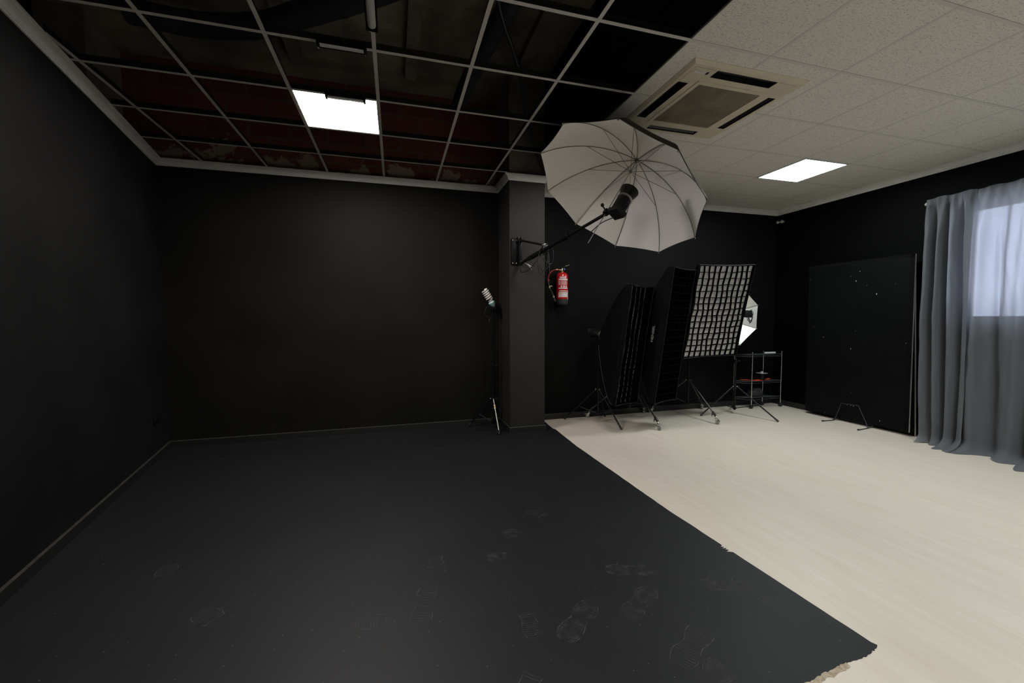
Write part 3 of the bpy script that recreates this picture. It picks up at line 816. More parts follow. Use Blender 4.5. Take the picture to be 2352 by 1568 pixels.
w.tube([(6.90, 1.238, .03), (6.90, .822, .03)], .0058, 8)
tag(obj('board_stand', w, 'rubber'), 'low black bent wire stand on the floor holding the black board', 'stand')

# wall socket
s_n = V((1, .182, 0)).normalized(); s_t = V((-.182, 1, 0)).normalized()
t = thing('wall_socket', 'black double wall socket low on the left wall near the corner', 'socket', V((-.955, 2.0, .40)))
Rm = Matrix((s_t, s_n, V((0, 0, 1)))).transposed()
for k, dt in enumerate((-.042, .042)):
    ctr = V((xl(2.0), 2.0, .40))+s_t*dt+s_n*.006
    w = MB(); w.box(ctr, (.080, .012, .080), Rm, .004); pl = obj('faceplate', w, 'black', t)
    w = MB(); w.lathe([(.021, .0), (.021, -.004), (.018, -.004), (.017, -.001)], ctr+s_n*.0105, s_n, 20); obj('outlet', w, 'blackgloss', pl)

# fire extinguisher
ex = V((3.402, 2.285, 0))
t = thing('fire_extinguisher', 'red fire extinguisher hanging on the black wall right of the pillar', 'fire extinguisher', ex+V((0, 0, 1.53)))
def E(x, y, z): return (ex.x+x, ex.y+y, z)
w = MB(); w.lathe([(.070, 1.598), (.0755, 1.606), (.0765, 1.62), (.0765, 1.895), (.072, 1.918), (.058, 1.940), (.036, 1.952), (.020, 1.957)], E(0, 0, 0), (0, 0, 1), 40); obj('cylinder', w, 'red', t)
w = MB(); w.lathe([(.040, 1.530), (.066, 1.532), (.0745, 1.545), (.0765, 1.56), (.0765, 1.606), (.072, 1.606)], E(0, 0, 0), (0, 0, 1), 36); obj('base_cup', w, 'rubber', t)
w = MB(); w.lathe([(.020, 1.955), (.022, 1.962), (.022, 1.972), (.014, 1.976), (.014, 1.998), (.010, 2.004)], E(0, 0, 0), (0, 0, 1), 18); w.tube([E(0, 0, 1.986), E(-.055, 0, 1.986)], .0085, 10); w.tube([E(-.03, 0, 1.986), E(-.062, -.004, 1.986)], .011, 10); vl = obj('valve', w, 'brass', t)
w = MB(); w.lathe([(.011, 0), (.013, .004), (.013, .014), (.009, .018)], E(.018, -.01, 1.992), (.4, -1, .1), 14); obj('pressure_gauge', w, 'blue', vl)
w = MB(); w.box(E(.055, 0, 2.034), (.105, .018, .006), Matrix.Rotation(-.38, 3, 'Y'), .002); w.box(E(.075, 0, 1.990), (.10, .020, .010), Matrix.Rotation(.14, 3, 'Y'), .003); w.box(E(.008, 0, 2.008), (.03, .016, .03), None, .003); obj('handle', w, 'black', t)
w = MB(); w.box(E(.073, -.002, 2.0445), (.058, .012, .004), Matrix.Rotation(-.38, 3, 'Y'), .001); obj('lever_plate', w, 'steel', t)
hp = [(3.345, 2.275, 1.986), (3.302, 2.262, 1.983), (3.236, 2.25, 1.955), (3.200, 2.25, 1.897), (3.190, 2.25, 1.83), (3.206, 2.25, 1.769), (3.222, 2.255, 1.730), (3.250, 2.26, 1.686), (3.274, 2.262, 1.631)]
w = MB(); w.tube(bez(hp[:5], 8), .0085, 10); hs = obj('hose', w, 'hosered', t)
w = MB(); w.tube(bez(hp[4:], 8), .0088, 10); obj('lower_hose', w, 'rubber', t)
w = MB(); w.tube([hp[7], hp[8]], .0125, 12); w.tube([hp[8], (3.296, 2.266, 1.575)], [.011, .016], 12); obj('nozzle', w, 'rubber', t)
w = MB(); w.tube([(3.268, 2.262, 1.648), (3.276, 2.262, 1.622)], .0135, 12); obj('hose_collar', w, 'brass', t)
w = MB(); w.tube([(3.302, 2.262, 1.984), (3.33, 2.27, 1.987)], .0115, 12); obj('hose_collar', w, 'brass', t)
w = MB(); w.tube([(3.205, 2.25, 1.765), (3.216, 2.252, 1.748)], .0125, 12); w.box((3.232, 2.262, 1.772), (.05, .006, .012)); obj('hose_clip', w, 'brass', t)
def decal(x0, x1, z0, z1, m, mb, r=.0771):       # patch wrapped on the cylinder; x measured as arc angle
    n = 8; vs = []
    for k in range(n+1):
        a = x0+(x1-x0)*k/n
        for z in (z0, z1): vs.append(E(r*math.sin(a), -r*math.cos(a), z))
    mb.mat(m).add(vs, [(2*k, 2*k+2, 2*k+3, 2*k+1) for k in range(n)])
w = MB(); off = -.42; rl = random.Random(5)
Z = lambda f: 1.952-(f-470)/(1225-470)*(1.952-1.53)    # rows of the printed label
decal(off-.48, off+1.12, Z(950), Z(952), 0, w)
for k in range(9): decal(off-.38+k*.135, off-.28+k*.135, Z(612), Z(572), 0, w)
decal(off-.60, off+1.16, Z(660), Z(622), 0, w)
for r_i in range(6):
    zz = 676+r_i*16
    decal(off-.60, off-.32, Z(zz+11), Z(zz), 0, w)
    a = off-.22
    while a < off+.95:
        b = a+rl.uniform(.06, .16); decal(a, min(b, off+1.), Z(zz+8), Z(zz), 0, w); a = b+.035
for k in range(3): decal(off-.20+k*.42, off+.06+k*.42, Z(820), Z(780), 0, w); 
decal(off-.60, off+1.16, Z(854), Z(828), 0, w)
a = off-.45
while a < off+1.:
    b = a+rl.uniform(.05, .12); decal(a, b, Z(915), Z(892), 0, w); a = b+.03
decal(off-.60, off+1.10, Z(1046), Z(930), 0, w)
decal(off-.42, off-.18, Z(978), Z(946), 1, w, .0774); decal(off-.1, off+1.0, Z(962), Z(952), 2, w, .0774)
for zz in (985, 1002, 1020): decal(off-.5, off+.98, Z(zz+3), Z(zz), 2, w, .0773)
decal(off+1.20, off+1.44, Z(1100), Z(880), 0, w)
obj('label', w, ['labelwhite', 'yellow', 'labelgrey'], t)
w = MB(); w.box((3.402, 2.372, 1.90), (.06, .012, .12)); w.tube([(3.402, 2.37, 1.94), (3.402, 2.30, 1.965)], .006, 8); obj('wall_hook', w, 'black', t)

# ------------------------------------------------------------------ stands
def tri_stand(label, base, apex, feet, zlow, top, cat='stand', casters=False, name='light_stand', tubes=.0135, legm='blackmetal', group='black light stands by the back wall', steel_foot=None, tip=None):
    base = V((base[0], base[1], 0)); tip = V(tip) if tip is not None else V((base.x, base.y, top))
    t = thing(name, label, cat, base, group)
    ax = (tip-V((base.x, base.y, zlow))).normalized()
    p0 = V((base.x, base.y, zlow-.03)); H = (tip-p0).length
    w = MB(); m1 = p0+(tip-p0)*.5; w.tube([p0, m1], tubes, 12); w.tube([m1-ax*.02, tip], tubes*.78, 12); obj('pole', w, 'blackmetal', t)
    for zc_, kb in ((m1, 1), (V((base.x, base.y, apex)), 0)):
        w = MB(); w.lathe([(tubes*1.25, -.03), (tubes*1.75, -.024), (tubes*1.75, .024), (tubes*1.25, .03)], zc_, ax, 14)
        w.tube([zc_, zc_+V((.05, -.012, 0))], .005, 8); w.lathe([(.008, 0), (.013, .004), (.013, .018), (.009, .022)], zc_+V((.042, -.01, 0)), (1, -.24, 0), 10)
        obj('collar', w, 'black', t)
    w = MB(); w.lathe([(tubes*1.2, -.018), (tubes*1.7, -.014), (tubes*1.7, .014), (tubes*1.2, .018)], (base.x, base.y, zlow), (0, 0, 1), 14); obj('lower_collar', w, 'black', t)
    for fi, ft in enumerate(feet):
        ft = V((ft[0], ft[1], 0)); d = (ft-base); d.z = 0; d.normalize()
        A = base+d*.030+V((0, 0, apex)); zf = .105 if casters else .012
        B = ft+V((0, 0, zf)) if not casters else ft-d*.018+V((0, 0, zf))
        w = MB(); lm = legm
        w.tube([A, B], .0095, 10)
        leg = obj('leg', w, steel_foot[1] if steel_foot and steel_foot[0] == fi else lm, t)
        u = (B-A).normalized()
        if not casters:
            w = MB(); w.tube([B-u*.045, B+u*.006], .0125, 10); obj('foot', w, 'rubber', leg)
            if steel_foot and steel_foot[0] == fi:
                w = MB(); w.tube([A+u*.075, A+u*.13], .0105, 12); w.mat(1).tube([A+u*.095, A+u*.112], .0108, 12); obj('sticker', w, ['labelwhite', 'yellow'], leg)
        else:
            w = MB(); w.tube([B-u*.06, B+u*.012], .0145, 12); w.tube([B-u*.03, B-u*.03+V((d.y, -d.x, 0))*.03-V((0, 0, .01))], .007, 8); w.tube([B-u*.03+V((d.y, -d.x, 0))*.03-V((0, 0, .03)), B-u*.03+V((d.y, -d.x, 0))*.03+V((0, 0, .006))], .005, 8); obj('clamp', w, 'rubber', leg)
            w = MB(); s_ = V((-d.y, d.x, 0))
            w.tube([B+u*.01, ft+V((0, 0, .078))], .008, 10); w.lathe([(.017, 0), (.020, .004), (.020, .014), (.012, .018)], ft+V((0, 0, .058)), (0, 0, 1), 14)
            hub_ = ft+d*.018+V((0, 0, .026))
            for sg in (-1, 1): w.add([ft-d*.015+s_*sg*.015+V((0, 0, .062)), ft+d*.018+s_*sg*.015+V((0, 0, .062)), hub_+d*.008+s_*sg*.015-V((0, 0, .004)), hub_-d*.010+s_*sg*.015-V((0, 0, .004))], [(0, 1, 2, 3)])
            w.box(ft+d*.042+V((0, 0, .050)), (.035, .020, .005), Matrix((d, s_, V((0, 0, 1)))).transposed() @ Matrix.Rotation(.6, 3, 'Y'))
            w.mat(1).lathe([(.014, -.0115), (.024, -.010), (.0255, -.005), (.0255, .005), (.024, .010), (.014, .0115)], hub_-V((0, 0, .0005)), s_, 20)
            obj('caster', w, ['chrome', 'wheelgrey'], leg)
        # flat brace from the lower collar to the middle of the leg
        mid = A+(B-A)*.56
        w = MB(); w.tube([base+d*.022+V((0, 0, zlow)), mid], .0052, 8); w.sphere(mid, .0095, 10); w.sphere(base+d*.024+V((0, 0, zlow)), .0085, 10); obj('brace', w, 'blackmetal', t)
        w = MB(); w.sphere(A, .011, 10); obj('rivet', w, 'steel', t)
    return t

T1B, SAB, SBB, T4B, CFB = (3.80, 2.03), (4.28, 2.06), (5.215, 2.07), (5.88, 1.93), (2.437, 2.17)
tri_stand('black tripod stand with plain feet under the leftmost strip softbox', T1B, .436, [(3.46, 2.325), (3.908, 1.635), (4.05, 2.30)], .125, 1.13)
tri_stand('caster stand under the tall strip softbox with side lettering', SAB, .53, [(3.819, 2.325), (4.337, 1.507), (4.679, 2.325)], .19, 1.19, casters=True, legm='legmetal', group='caster stands by the back wall')
tri_stand('caster stand under the softbox with the white gridded face', SBB, .49, [(5.653, 2.31), (5.219, 1.542), (4.81, 2.31)], .17, 1.56, casters=True, legm='legmetal', group='caster stands by the back wall')
tri_stand('black tripod stand with plain feet in front of the wire trolley', T4B, .389, [(5.335, 1.95), (6.048, 1.385), (6.19, 2.28)], .085, 1.44)
tri_stand('thin black stand in the corner left of the pillar, carrying a bulb', CFB, .365, [(2.165, 2.335), (2.439, 1.861), (2.545, 2.33)], .085, 1.50, tubes=.0115, steel_foot=(1, 'steel'))

# flash heads
def flash(label, rear, n, L, r, refl=None, ring=True, group=None, foot=None, detail=True):
    n = V(n).normalized(); rear = V(rear); e1, e2, _ = frame(n)
    t = thing('studio_flash', label, 'studio flash', rear, group)
    w = MB(); w.lathe([(r*.80, 0), (r*.96, .006), (r, .016), (r, L*.93), (r*.93, L)], rear, n, 28); bd = obj('body', w, 'black', t)
    Rm = Matrix((e1, e2, n)).transposed()
    w = MB(); w.box(rear+n*.022, (r*2.0, r*1.9, .050), Rm, .010)
    for k in range(6): w.box(rear+n*(.06+k*.010), (r*2.02, r*.9, .004), Rm)
    obj('rear_panel', w, 'blackgloss', t)
    if ring:
        w = MB(); w.lathe([(r*.95, L-.004), (r*1.08, L), (r*1.08, L+.012), (r*.9, L+.016)], rear, n, 30); obj('mount_ring', w, 'steel', t)
    if refl:
        R0, R1, D = refl
        w = MB(); w.lathe([(R0, 0), (R0*1.02, D*.12), (R0+(R1-R0)*.62, D*.55), (R1*.985, D*.93), (R1, D), (R1*.96, D), (R0*1.0, D*.5), (R0*.7, D*.2)], rear+n*(L+.014), n, 36, caps=False); obj('reflector', w, 'black', t)
        w = MB(); w.sphere(rear+n*(L+.04), R0*.5, 14); obj('flash_tube', w, 'fabricwhite', t)
    if foot is not None:
        foot = V(foot); w = MB(); m = rear+n*(L*.35)
        w.tube([m+(foot-m).normalized()*r*.8, foot], .013, 12); w.box(m+(foot-m).normalized()*(r+.012), (.035, .035, .035), None, .006); w.lathe([(.022, -.02), (.022, .03)], foot, (0, 0, 1), 14)
        w.tube([foot+V((-.005, 0, .0)), foot+V((-.055, -.02, .012))], .007, 8); w.sphere(foot+V((-.055, -.02, .012)), .012, 10)
        obj('tilt_bracket', w, 'black', t)
    return t, bd

# ------------------------------------------------------------------ softboxes
def softbox(label, c, n, E1, E2, hw, hh, dep, pw, cells, gd, group, recess=.0, jit=.004, cloth='fabricshade'):
    c, n, E1, E2 = V(c), V(n).normalized(), V(E1), V(E2)
    E1 = (E1-n*E1.dot(n)).normalized(); E2 = (E2-n*E2.dot(n)-E1*E2.dot(E1)).normalized()
    t = thing('softbox', label, 'softbox', c-E2*hh, group); r0 = .075
    def S(s_, sx, sy):
        g_ = 1-s_**pw
        return c-n*dep*s_+E1*sx*(r0+(hw-r0)*g_)+E2*sy*(r0+(hh-r0)*g_)
    w = MB(); N = 14; cor = [(-1, 1), (1, 1), (1, -1), (-1, -1)]
    ss = [(i/N) for i in range(N+1)]
    for k in range(4):
        a, b = cor[k], cor[(k+1) % 4]; vs = []; NB = 6
        for s_ in ss:
            for q_ in range(NB+1):
                tt = q_/NB; p = S(s_, *a).lerp(S(s_, *b), tt)
                sag = .010*math.sin(PI*tt)*math.sin(PI*min(1, s_*1.2))     # cloth pulls in between the rods
                p = p+(c-n*dep*s_-p).normalized()*sag; vs.append(p)
        w.add(vs, [(i*(NB+1)+q_, i*(NB+1)+q_+1, (i+1)*(NB+1)+q_+1, (i+1)*(NB+1)+q_) for i in range(N) for q_ in range(NB)])
    f = gd+recess                                     # lip round the front
    for k in range(4):
        a, b = cor[k], cor[(k+1) % 4]
        pa, pb = S(0, *a), S(0, *b); vs = []; NB = 10
        for q_ in range(NB+1):
            tt = q_/NB; p = pa.lerp(pb, tt); inn = (c-(pa+pb)/2).normalized()*.012*math.sin(PI*tt)
            vs += [p+inn*.3, p+n*f+inn]
        w.add(vs, [(2*q_, 2*q_+2, 2*q_+3, 2*q_+1) for q_ in range(NB)])
    obj('shell', w, 'blackmatte', t, ang=30)
    w = MB()
    for k in range(4): w.tube([S(s_, *cor[k]) for s_ in ss], .0045, 6)
    for k in range(4):
        a, b = cor[k], cor[(k+1) % 4]; pa, pb = S(0, *a)+n*f, S(0, *b)+n*f
        w.tube([pa.lerp(pb, q_/8)+(c-(pa+pb)/2).normalized()*.012*math.sin(PI*q_/8) for q_ in range(9)], .0042, 6)
    obj('piping', w, 'blackgloss', t)
    w = MB(); ng = 10; vs = []
    for j in range(ng+1):
        for i in range(ng+1):
            u, v = -1+2*i/ng, -1+2*j/ng
            vs.append(c+E1*u*hw*.985+E2*v*hh*.985+n*(-.006-.012*math.cos(u*PI/2)*math.cos(v*PI/2)))
    w.add(vs, [(j*(ng+1)+i, j*(ng+1)+i+1, (j+1)*(ng+1)+i+1, (j+1)*(ng+1)+i) for j in range(ng) for i in range(ng)]); obj('diffuser', w, cloth, t)
    nx, ny = cells
    def G(front):
        rn = random.Random(nx*100+ny); g_ = []
        for j in range(ny+1):
            row = []
            for i in range(nx+1):
                u, v = -1+2*i/nx, -1+2*j/ny; jj = jit if 0 < i < nx and 0 < j < ny else jit*.3
                edge_in = .012*(1-v*v)*(abs(u) > .99)*(-u)
                row.append(c+E1*(u*hw*.975+edge_in+rn.uniform(-jj, jj)+jit*1.1*math.sin(v*9+i))+E2*(v*hh*.98+rn.uniform(-jj, jj)-.006*(1-u*u))+n*(gd*.97 if front else .004))
            g_.append(row)
        return g_
    gf, gb = G(True), G(False); w = MB(); th = .0022
    for i in range(nx+1):
        for j in range(ny):
            a, b, a2, b2 = gf[j][i], gf[j+1][i], gb[j][i], gb[j+1][i]
            for s_ in (-th, th): w.add([a+E1*s_, b+E1*s_, b2+E1*s_, a2+E1*s_], [(0, 1, 2, 3)])
            w.add([a-E1*th, b-E1*th, b+E1*th, a+E1*th], [(0, 1, 2, 3)])
    for j in range(ny+1):
        for i in range(nx):
            a, b, a2, b2 = gf[j][i], gf[j][i+1], gb[j][i], gb[j][i+1]
            for s_ in (-th, th): w.add([a+E2*s_, b+E2*s_, b2+E2*s_, a2+E2*s_], [(0, 1, 2, 3)])
            w.add([a-E2*th, b-E2*th, b+E2*th, a+E2*th], [(0, 1, 2, 3)])
    obj('fabric_grid', w, 'gridblack', t, smooth=False)
    w = MB(); w.lathe([(r0*1.1, -.02), (r0*1.15, 0), (r0*1.15, .02), (r0*.9, .03)], c-n*dep, n, 28, caps=False); obj('speed_ring', w, 'blackmetal', t)
    return t, S, n

c1, n1 = V((3.943, 1.497, 1.035)), V((.369, -.92, -.131)).normalized()
softbox('narrow black strip softbox with a fabric grid, leftmost of the three softboxes', c1, n1, (.926, .376, -.028), (.075, -.111, .991), .21, .70, .42, 1.4, (5, 20), .053, 'softboxes by the back wall')
flash('black flash head behind the leftmost strip softbox', c1-n1*.645+V((0, 0, .05)), n1, .20, .058, None, True, 'flash heads behind the softboxes', foot=(3.80, 2.03, 1.10))
c2, n2 = V((4.452, 1.48, 1.141)), V((.391, -.911, -.134)).normalized()
sb2, S2, _ = softbox('tall black strip softbox with white lettering on its side, middle of the three softboxes', c2, n2, (.918, .395, -.009), (.061, -.12, .991), .24, .80, .50, 1.0, (5, 18), .075, 'softboxes by the back wall')
flash('black flash head behind the tall lettered strip softbox', c2-n2*.74+V((0, 0, .03)), n2, .20, .058, None, True, 'flash heads behind the softboxes', foot=(4.28, 2.06, 1.17))
c3, n3 = V((5.229, 1.583, 1.43)), V((-.037, -.963, -.265)).normalized()
softbox('large softbox tilted toward the room, white face under a black fabric grid', c3, n3, (.999, -.046, .027), (-.038, -.264, .964), .40, .60, .45, 1.2, (10, 15), .035, 'softboxes by the back wall', jit=.0065, cloth='fabricwhite')
flash('black flash head behind the white faced softbox', c3-n3*.66+V((0, 0, .0)), n3, .18, .056, None, True, 'flash heads behind the softboxes', foot=(5.215, 2.07, 1.52))
# printed letters on the side of the tall strip softbox
cu = bpy.data.curves.new('lettering', 'FONT'); cu.body = 'HENSEL'; cu.size = .052; cu.align_x = 'CENTER'; cu.align_y = 'CENTER'; cu.extrude = .0004; cu.offset = .0012
tmp = bpy.data.objects.new('tmp_text', cu); C.objects.link(tmp); bpy.context.view_layer.update()
me = bpy.data.meshes.new_from_object(tmp.evaluated_get(bpy.context.evaluated_depsgraph_get())); bpy.data.objects.remove(tmp)
def side(s_, v):
    return S2(s_, -1, 1).lerp(S2(s_, -1, -1), (1-v)/2)
ctr = side(.20, .02); up = (side(.20, .1)-side(.20, -.1)).normalized(); bk = (side(.16, 0)-side(.26, 0)).normalized(); nn = up.cross(bk).normalized()
if nn.dot(V(co.location)-ctr) < 0: nn = -nn
lx = up; ly = nn.cross(lx)
w = MB(); w.add([ctr+lx*v.co.x*1.12+ly*v.co.y+nn*(v.co.z-.004) for v in me.vertices], [list(p.vertices) for p in me.polygons])
obj('lettering', w, 'logo', sb2, smooth=False); bpy.data.meshes.remove(me)

# ------------------------------------------------------------------ umbrellas
def umbrella(label, c, n, R, dep, N, ph, shaft_end, run, e1, e2, rr, group=None, black_out=True, lin='umbin'):
    c, n = V(c), V(n).normalized()
    t = thing('umbrella', label, 'photo umbrella', c, group); rho = (R*R+dep*dep)/(2*dep); th0 = math.asin(min(1, R/rho))
    def rib(k, s_, o_=0.):
        a = ph-k*2*PI/N; d = -e1*math.cos(a)+e2*math.sin(a)
        th = th0*s_; r_ = (rho+o_)*math.sin(th); h = (rho+o_)*math.cos(th)-(rho-dep)
        return c+d*r_+n*h
    NS = 16
    for nm, o_, m_ in (('canopy', 0., lin), ('outer_cover', .004, 'blackgloss')):
        w = MB()
        for k in range(N):
            vs = []; NB = 6
            for i in range(NS+1):
                s_ = i/NS
                for q_ in range(NB+1):
                    u = q_/NB; p = rib(k, s_, o_).lerp(rib(k+1, s_, o_), u)
                    inn = .03*R*math.sin(PI*u)*s_**3            # hem cut slightly hollow between tips
                    p = p+(c-p)*inn*.7-n*.0+(-n)*.012*R*math.sin(PI*u)*math.sin(PI*s_); vs.append(p)
            w.add(vs, [(i*(NB+1)+q_, i*(NB+1)+q_+1, (i+1)*(NB+1)+q_+1, (i+1)*(NB+1)+q_) for i in range(NS) for q_ in range(NB)])
        obj(nm, w, m_, t, ang=8 if nm == 'canopy' else 20)
    for k in range(N):
        w = MB(); P = [rib(k, i/NS, -.005) for i in range(NS+1)]; w.tube(P, rr, 6); w.tube([P[-1]-n*.002, P[-1]+(P[-1]-P[-2]).normalized()*.016], rr*1.9, 8)
        rb = obj('rib', w, 'umbrib', t)
        w = MB(); w.tube([run, rib(k, .52, -.006)], rr*.75, 6); obj('stretcher', w, 'umbrib', t)
    hub = c+n*dep
    w = MB(); w.tube([V(shaft_end), hub], .0042, 10); obj('shaft', w, 'steel', t)
    w = MB(); w.lathe([(.010, -.012), (.014, -.008), (.014, .008), (.008, .014)], hub-n*.012, n, 14); w.lathe([(.009, -.012), (.013, -.006), (.013, .006), (.009, .012)], run, n, 14); obj('hub', w, 'umbrib', t)
    return t
M['silverlin'] = mat('silver white lining', (.78, .77, .75), .38, metal=.35, var=.05, scale=14)
M['umbrib'] = mat('bronze grey rib', (.17, .145, .115), .4, metal=.6)
cU = V((3.131, .45, 2.408)); nU = V((.562, .12, .818)).normalized()
# the canopy's own axes, from the fitted pose
aU, bU = 4.50184392, -.958317872
e1U = nU.cross(V((0, 0, 1))).normalized(); e2U = e1U.cross(nU)
umbrella('large white photo umbrella with black back, open under the ceiling on the wall boom', cU, nU, .75, .400, 10, .43255, (2.832, .386, 1.973), (3.279, .481, 2.623), e1U, e2U, .0026)

B0, B1 = V((2.69, 1.795, 1.985)), V((3.02, .43, 2.235))
t = thing('wall_boom', 'black boom arm reaching from a plate on the pillar to the big umbrella', 'boom arm', (2.651, 1.87, 1.97))
w = MB(); w.box((2.651, 1.862, 2.125), (.118, .016, .300), None, .012); pl = obj('wall_plate', w, 'black', t)
for sx in (-.043, .0):
    for z in (2.255, 1.992):
        w = MB(); w.lathe([(.007, 0), (.006, .004), (.002, .006)], (2.651+sx, 1.8545, z), (0, -1, 0), 12); obj('screw', w, 'screw', pl)
w = MB()
for x in (2.668, 2.708): w.box((x, 1.84, 2.262), (.020, .040, .060), None, .004)
w.box((2.69, 1.835, 2.12), (.036, .045, .27), None, .006); w.box((2.69, 1.81, 1.99), (.040, .05, .05), None, .008); obj('hinge', w, 'black', t)
bp_ = lambda q_: B0+(B1-B0)*q_
w = MB(); w.tube([bp_(0), bp_(.10), bp_(.12), bp_(.26), bp_(.28), bp_(.60)], [.017, .018, .026, .027, .021, .021], 14); obj('outer_tube', w, 'blackmetal', t)
w = MB(); w.tube([bp_(.58), bp_(.985)], .0150, 12); obj('inner_tube', w, 'blackmetal', t)
w = MB(); bd_ = (B1-B0).normalized(); w.lathe([(.022, -.05), (.028, -.045), (.028, .04), (.02, .05)], bp_(.60), bd_, 16); w.tube([bp_(.60), bp_(.60)+V((.01, -.02, .065))], .006, 8); w.sphere(bp_(.60)+V((.01, -.02, .07)), .012, 10); w.lathe([(.022, -.03), (.030, -.026), (.030, .026), (.022, .03)], bp_(.33), bd_, 16); obj('collar', w, 'black', t)
w = MB(); w.tube([(2.70, 1.80, 2.243), bp_(.33)+V((0, .01, .055))], .011, 10); w.sphere((2.70, 1.80, 2.243), .016, 10); obj('strut', w, 'black', t)
w = MB(); w.box(bp_(.33)+V((0, 0, .045)), (.03, .05, .04), None, .006); w.tube([bp_(.33)+V((-.02, 0, .055)), bp_(.33)+V((.035, -.02, .062))], .008, 8); obj('strut_clamp', w, 'chrome', t)
w = MB(); h0 = bp_(.04)+V((.012, -.03, -.02)); w.tube([h0, h0+V((.035, -.02, -.03)), h0+V((.065, -.03, -.075))], [.006, .007, .004], 8); w.tube([h0+V((.02, -.01, -.01)), h0+V((.075, -.03, -.045))], [.007, .004], 8); w.sphere(h0, .010, 10); obj('wing_nut', w, 'wire', t)
w = MB(); w.sphere(B1, .022, 12); w.box(B1+V((-.004, -.012, .01)), (.034, .05, .045), Matrix((*frame(nU)[:2], nU)).transposed(), .006); w.tube([B1+V((-.01, -.02, .01)), B1+V((-.05, -.03, .055))], .006, 8); w.lathe([(.010, 0), (.014, .004), (.014, .02), (.009, .026)], B1+V((-.045, -.03, .05)), (-.6, -.1, .75), 12); obj('swivel', w, 'black', t)
# flash on the boom, parallel with the umbrella shaft
vdir = (cU-V(co.location)).normalized()
sd = nU.cross(vdir).normalized()
if sd.dot(r_) < 0: sd = -sd
towards = (-vdir+nU*vdir.dot(nU)).normalized()
rearF = cU-nU*.225+sd*.075+towards*.075
flash('black studio flash with a cup reflector firing into the big white umbrella', rearF, nU, .165, .060, (.055, .080, .080), True, None)
w = MB(); w.tube([rearF+nU*.05-towards*.02, B1], .014, 12); o = obj('bracket_arm', w, 'black', t)

# power lead: sags under the boom, hangs in loops at the strut
w = MB(); r_c = .0042
main = [rearF+V((-.03, -.02, -.03)), bp_(.95)+V((0, -.01, -.055)), bp_(.85)+V((0, 0, -.085)), bp_(.72)+V((0, 0, -.10)), bp_(.60)+V((0, 0, -.085)), bp_(.48)+V((0, 0, -.060)), bp_(.40)+V((0, 0, -.04)), bp_(.31)+V((0, 0, -.045))]
w.tube(bez(main, 8), r_c, 8)
L1 = [(2.774, 1.38, 2.069), (2.744, 1.375, 1.986), (2.749, 1.37, 1.927), (2.798, 1.37, 1.86), (2.862, 1.375, 1.899), (2.871, 1.38, 1.968), (2.866, 1.385, 2.036), (2.861, 1.39, 2.09)]
L2 = [(2.788, 1.40, 2.069), (2.798, 1.395, 1.997), (2.847, 1.39, 1.949), (2.894, 1.395, 1.932), (2.921, 1.40, 1.965), (2.928, 1.40, 2.052), (2.911, 1.40, 2.102), (2.870, 1.40, 2.128), (2.80, 1.39, 2.10)]
L3 = [(2.775, 1.36, 2.06), (2.750, 1.36, 2.02), (2.744, 1.36, 1.959), (2.744, 1.36, 1.873), (2.767, 1.36, 1.823), (2.803, 1.36, 1.861), (2.845, 1.362, 1.93), (2.85, 1.365, 2.06)]
L4 = [(2.795, 1.37, 2.05), (2.744, 1.38, 1.977), (2.705, 1.45, 1.905), (2.680, 1.58, 1.868), (2.668, 1.70, 1.876), (2.680, 1.80, 1.92), (2.690, 1.83, 1.965)]
for L in (L1, L2, L3, L4): w.tube(bez(L, 8), r_c, 8)
tag(obj('power_cable', w, 'cable'), 'black cable sagging below the boom and hanging in loops beside the pillar', 'cable')
w = MB(); w.tube(bez([(3.235, 2.365, 2.13), (3.243, 2.34, 2.05), (3.243, 2.33, 1.95), (3.240, 2.335, 1.86)], 8), .004, 8); w.box((3.24, 2.335, 1.84), (.022, .018, .045), None, .004)
tag(obj('hanging_lead', w, 'cable'), 'short black lead hanging on the wall beside the extinguisher hose', 'cable')

# small silver umbrella behind the gridded softbox
nO = V((-.17, -.98, -.05)).normalized(); e1O = nO.cross(V((0, 0, 1))).normalized(); e2O = e1O.cross(nO)
cO = V((5.90, 2.06, 1.365))
umbrella('small white reflective umbrella half hidden behind the gridded softbox', cO, -nO, .44, .17, 8, PI/8, cO+nO*.24, cO-nO*.06, e1O, e2O, .0022, lin='silverlin')
t_, _ = flash('flash head with a bundled cable in front of the small umbrella', cO+nO*.33+V((.035, -.01, .055)), -nO, .16, .050, (.046, .066, .05), True, None, foot=(5.88, 1.93, 1.405))
w = MB(); rn = random.Random(2); cc = cO+nO*.30+V((.085, 0, .02)); 
for k in range(4):
    pts = [cc+V((.012+rn.uniform(-.01, .01)+.045*math.cos(a)*(.6+.1*k), rn.uniform(-.012, .012), .095*math.sin(a)*(.6+.12*k))) for a in [i*2*PI/12 for i in range(13)]]
    w.tube(bez(pts, 4), .004, 6)
tag(obj('coiled_cable', w, 'cable'), 'black cable bundled round the flash head by the small umbrella', 'cable')

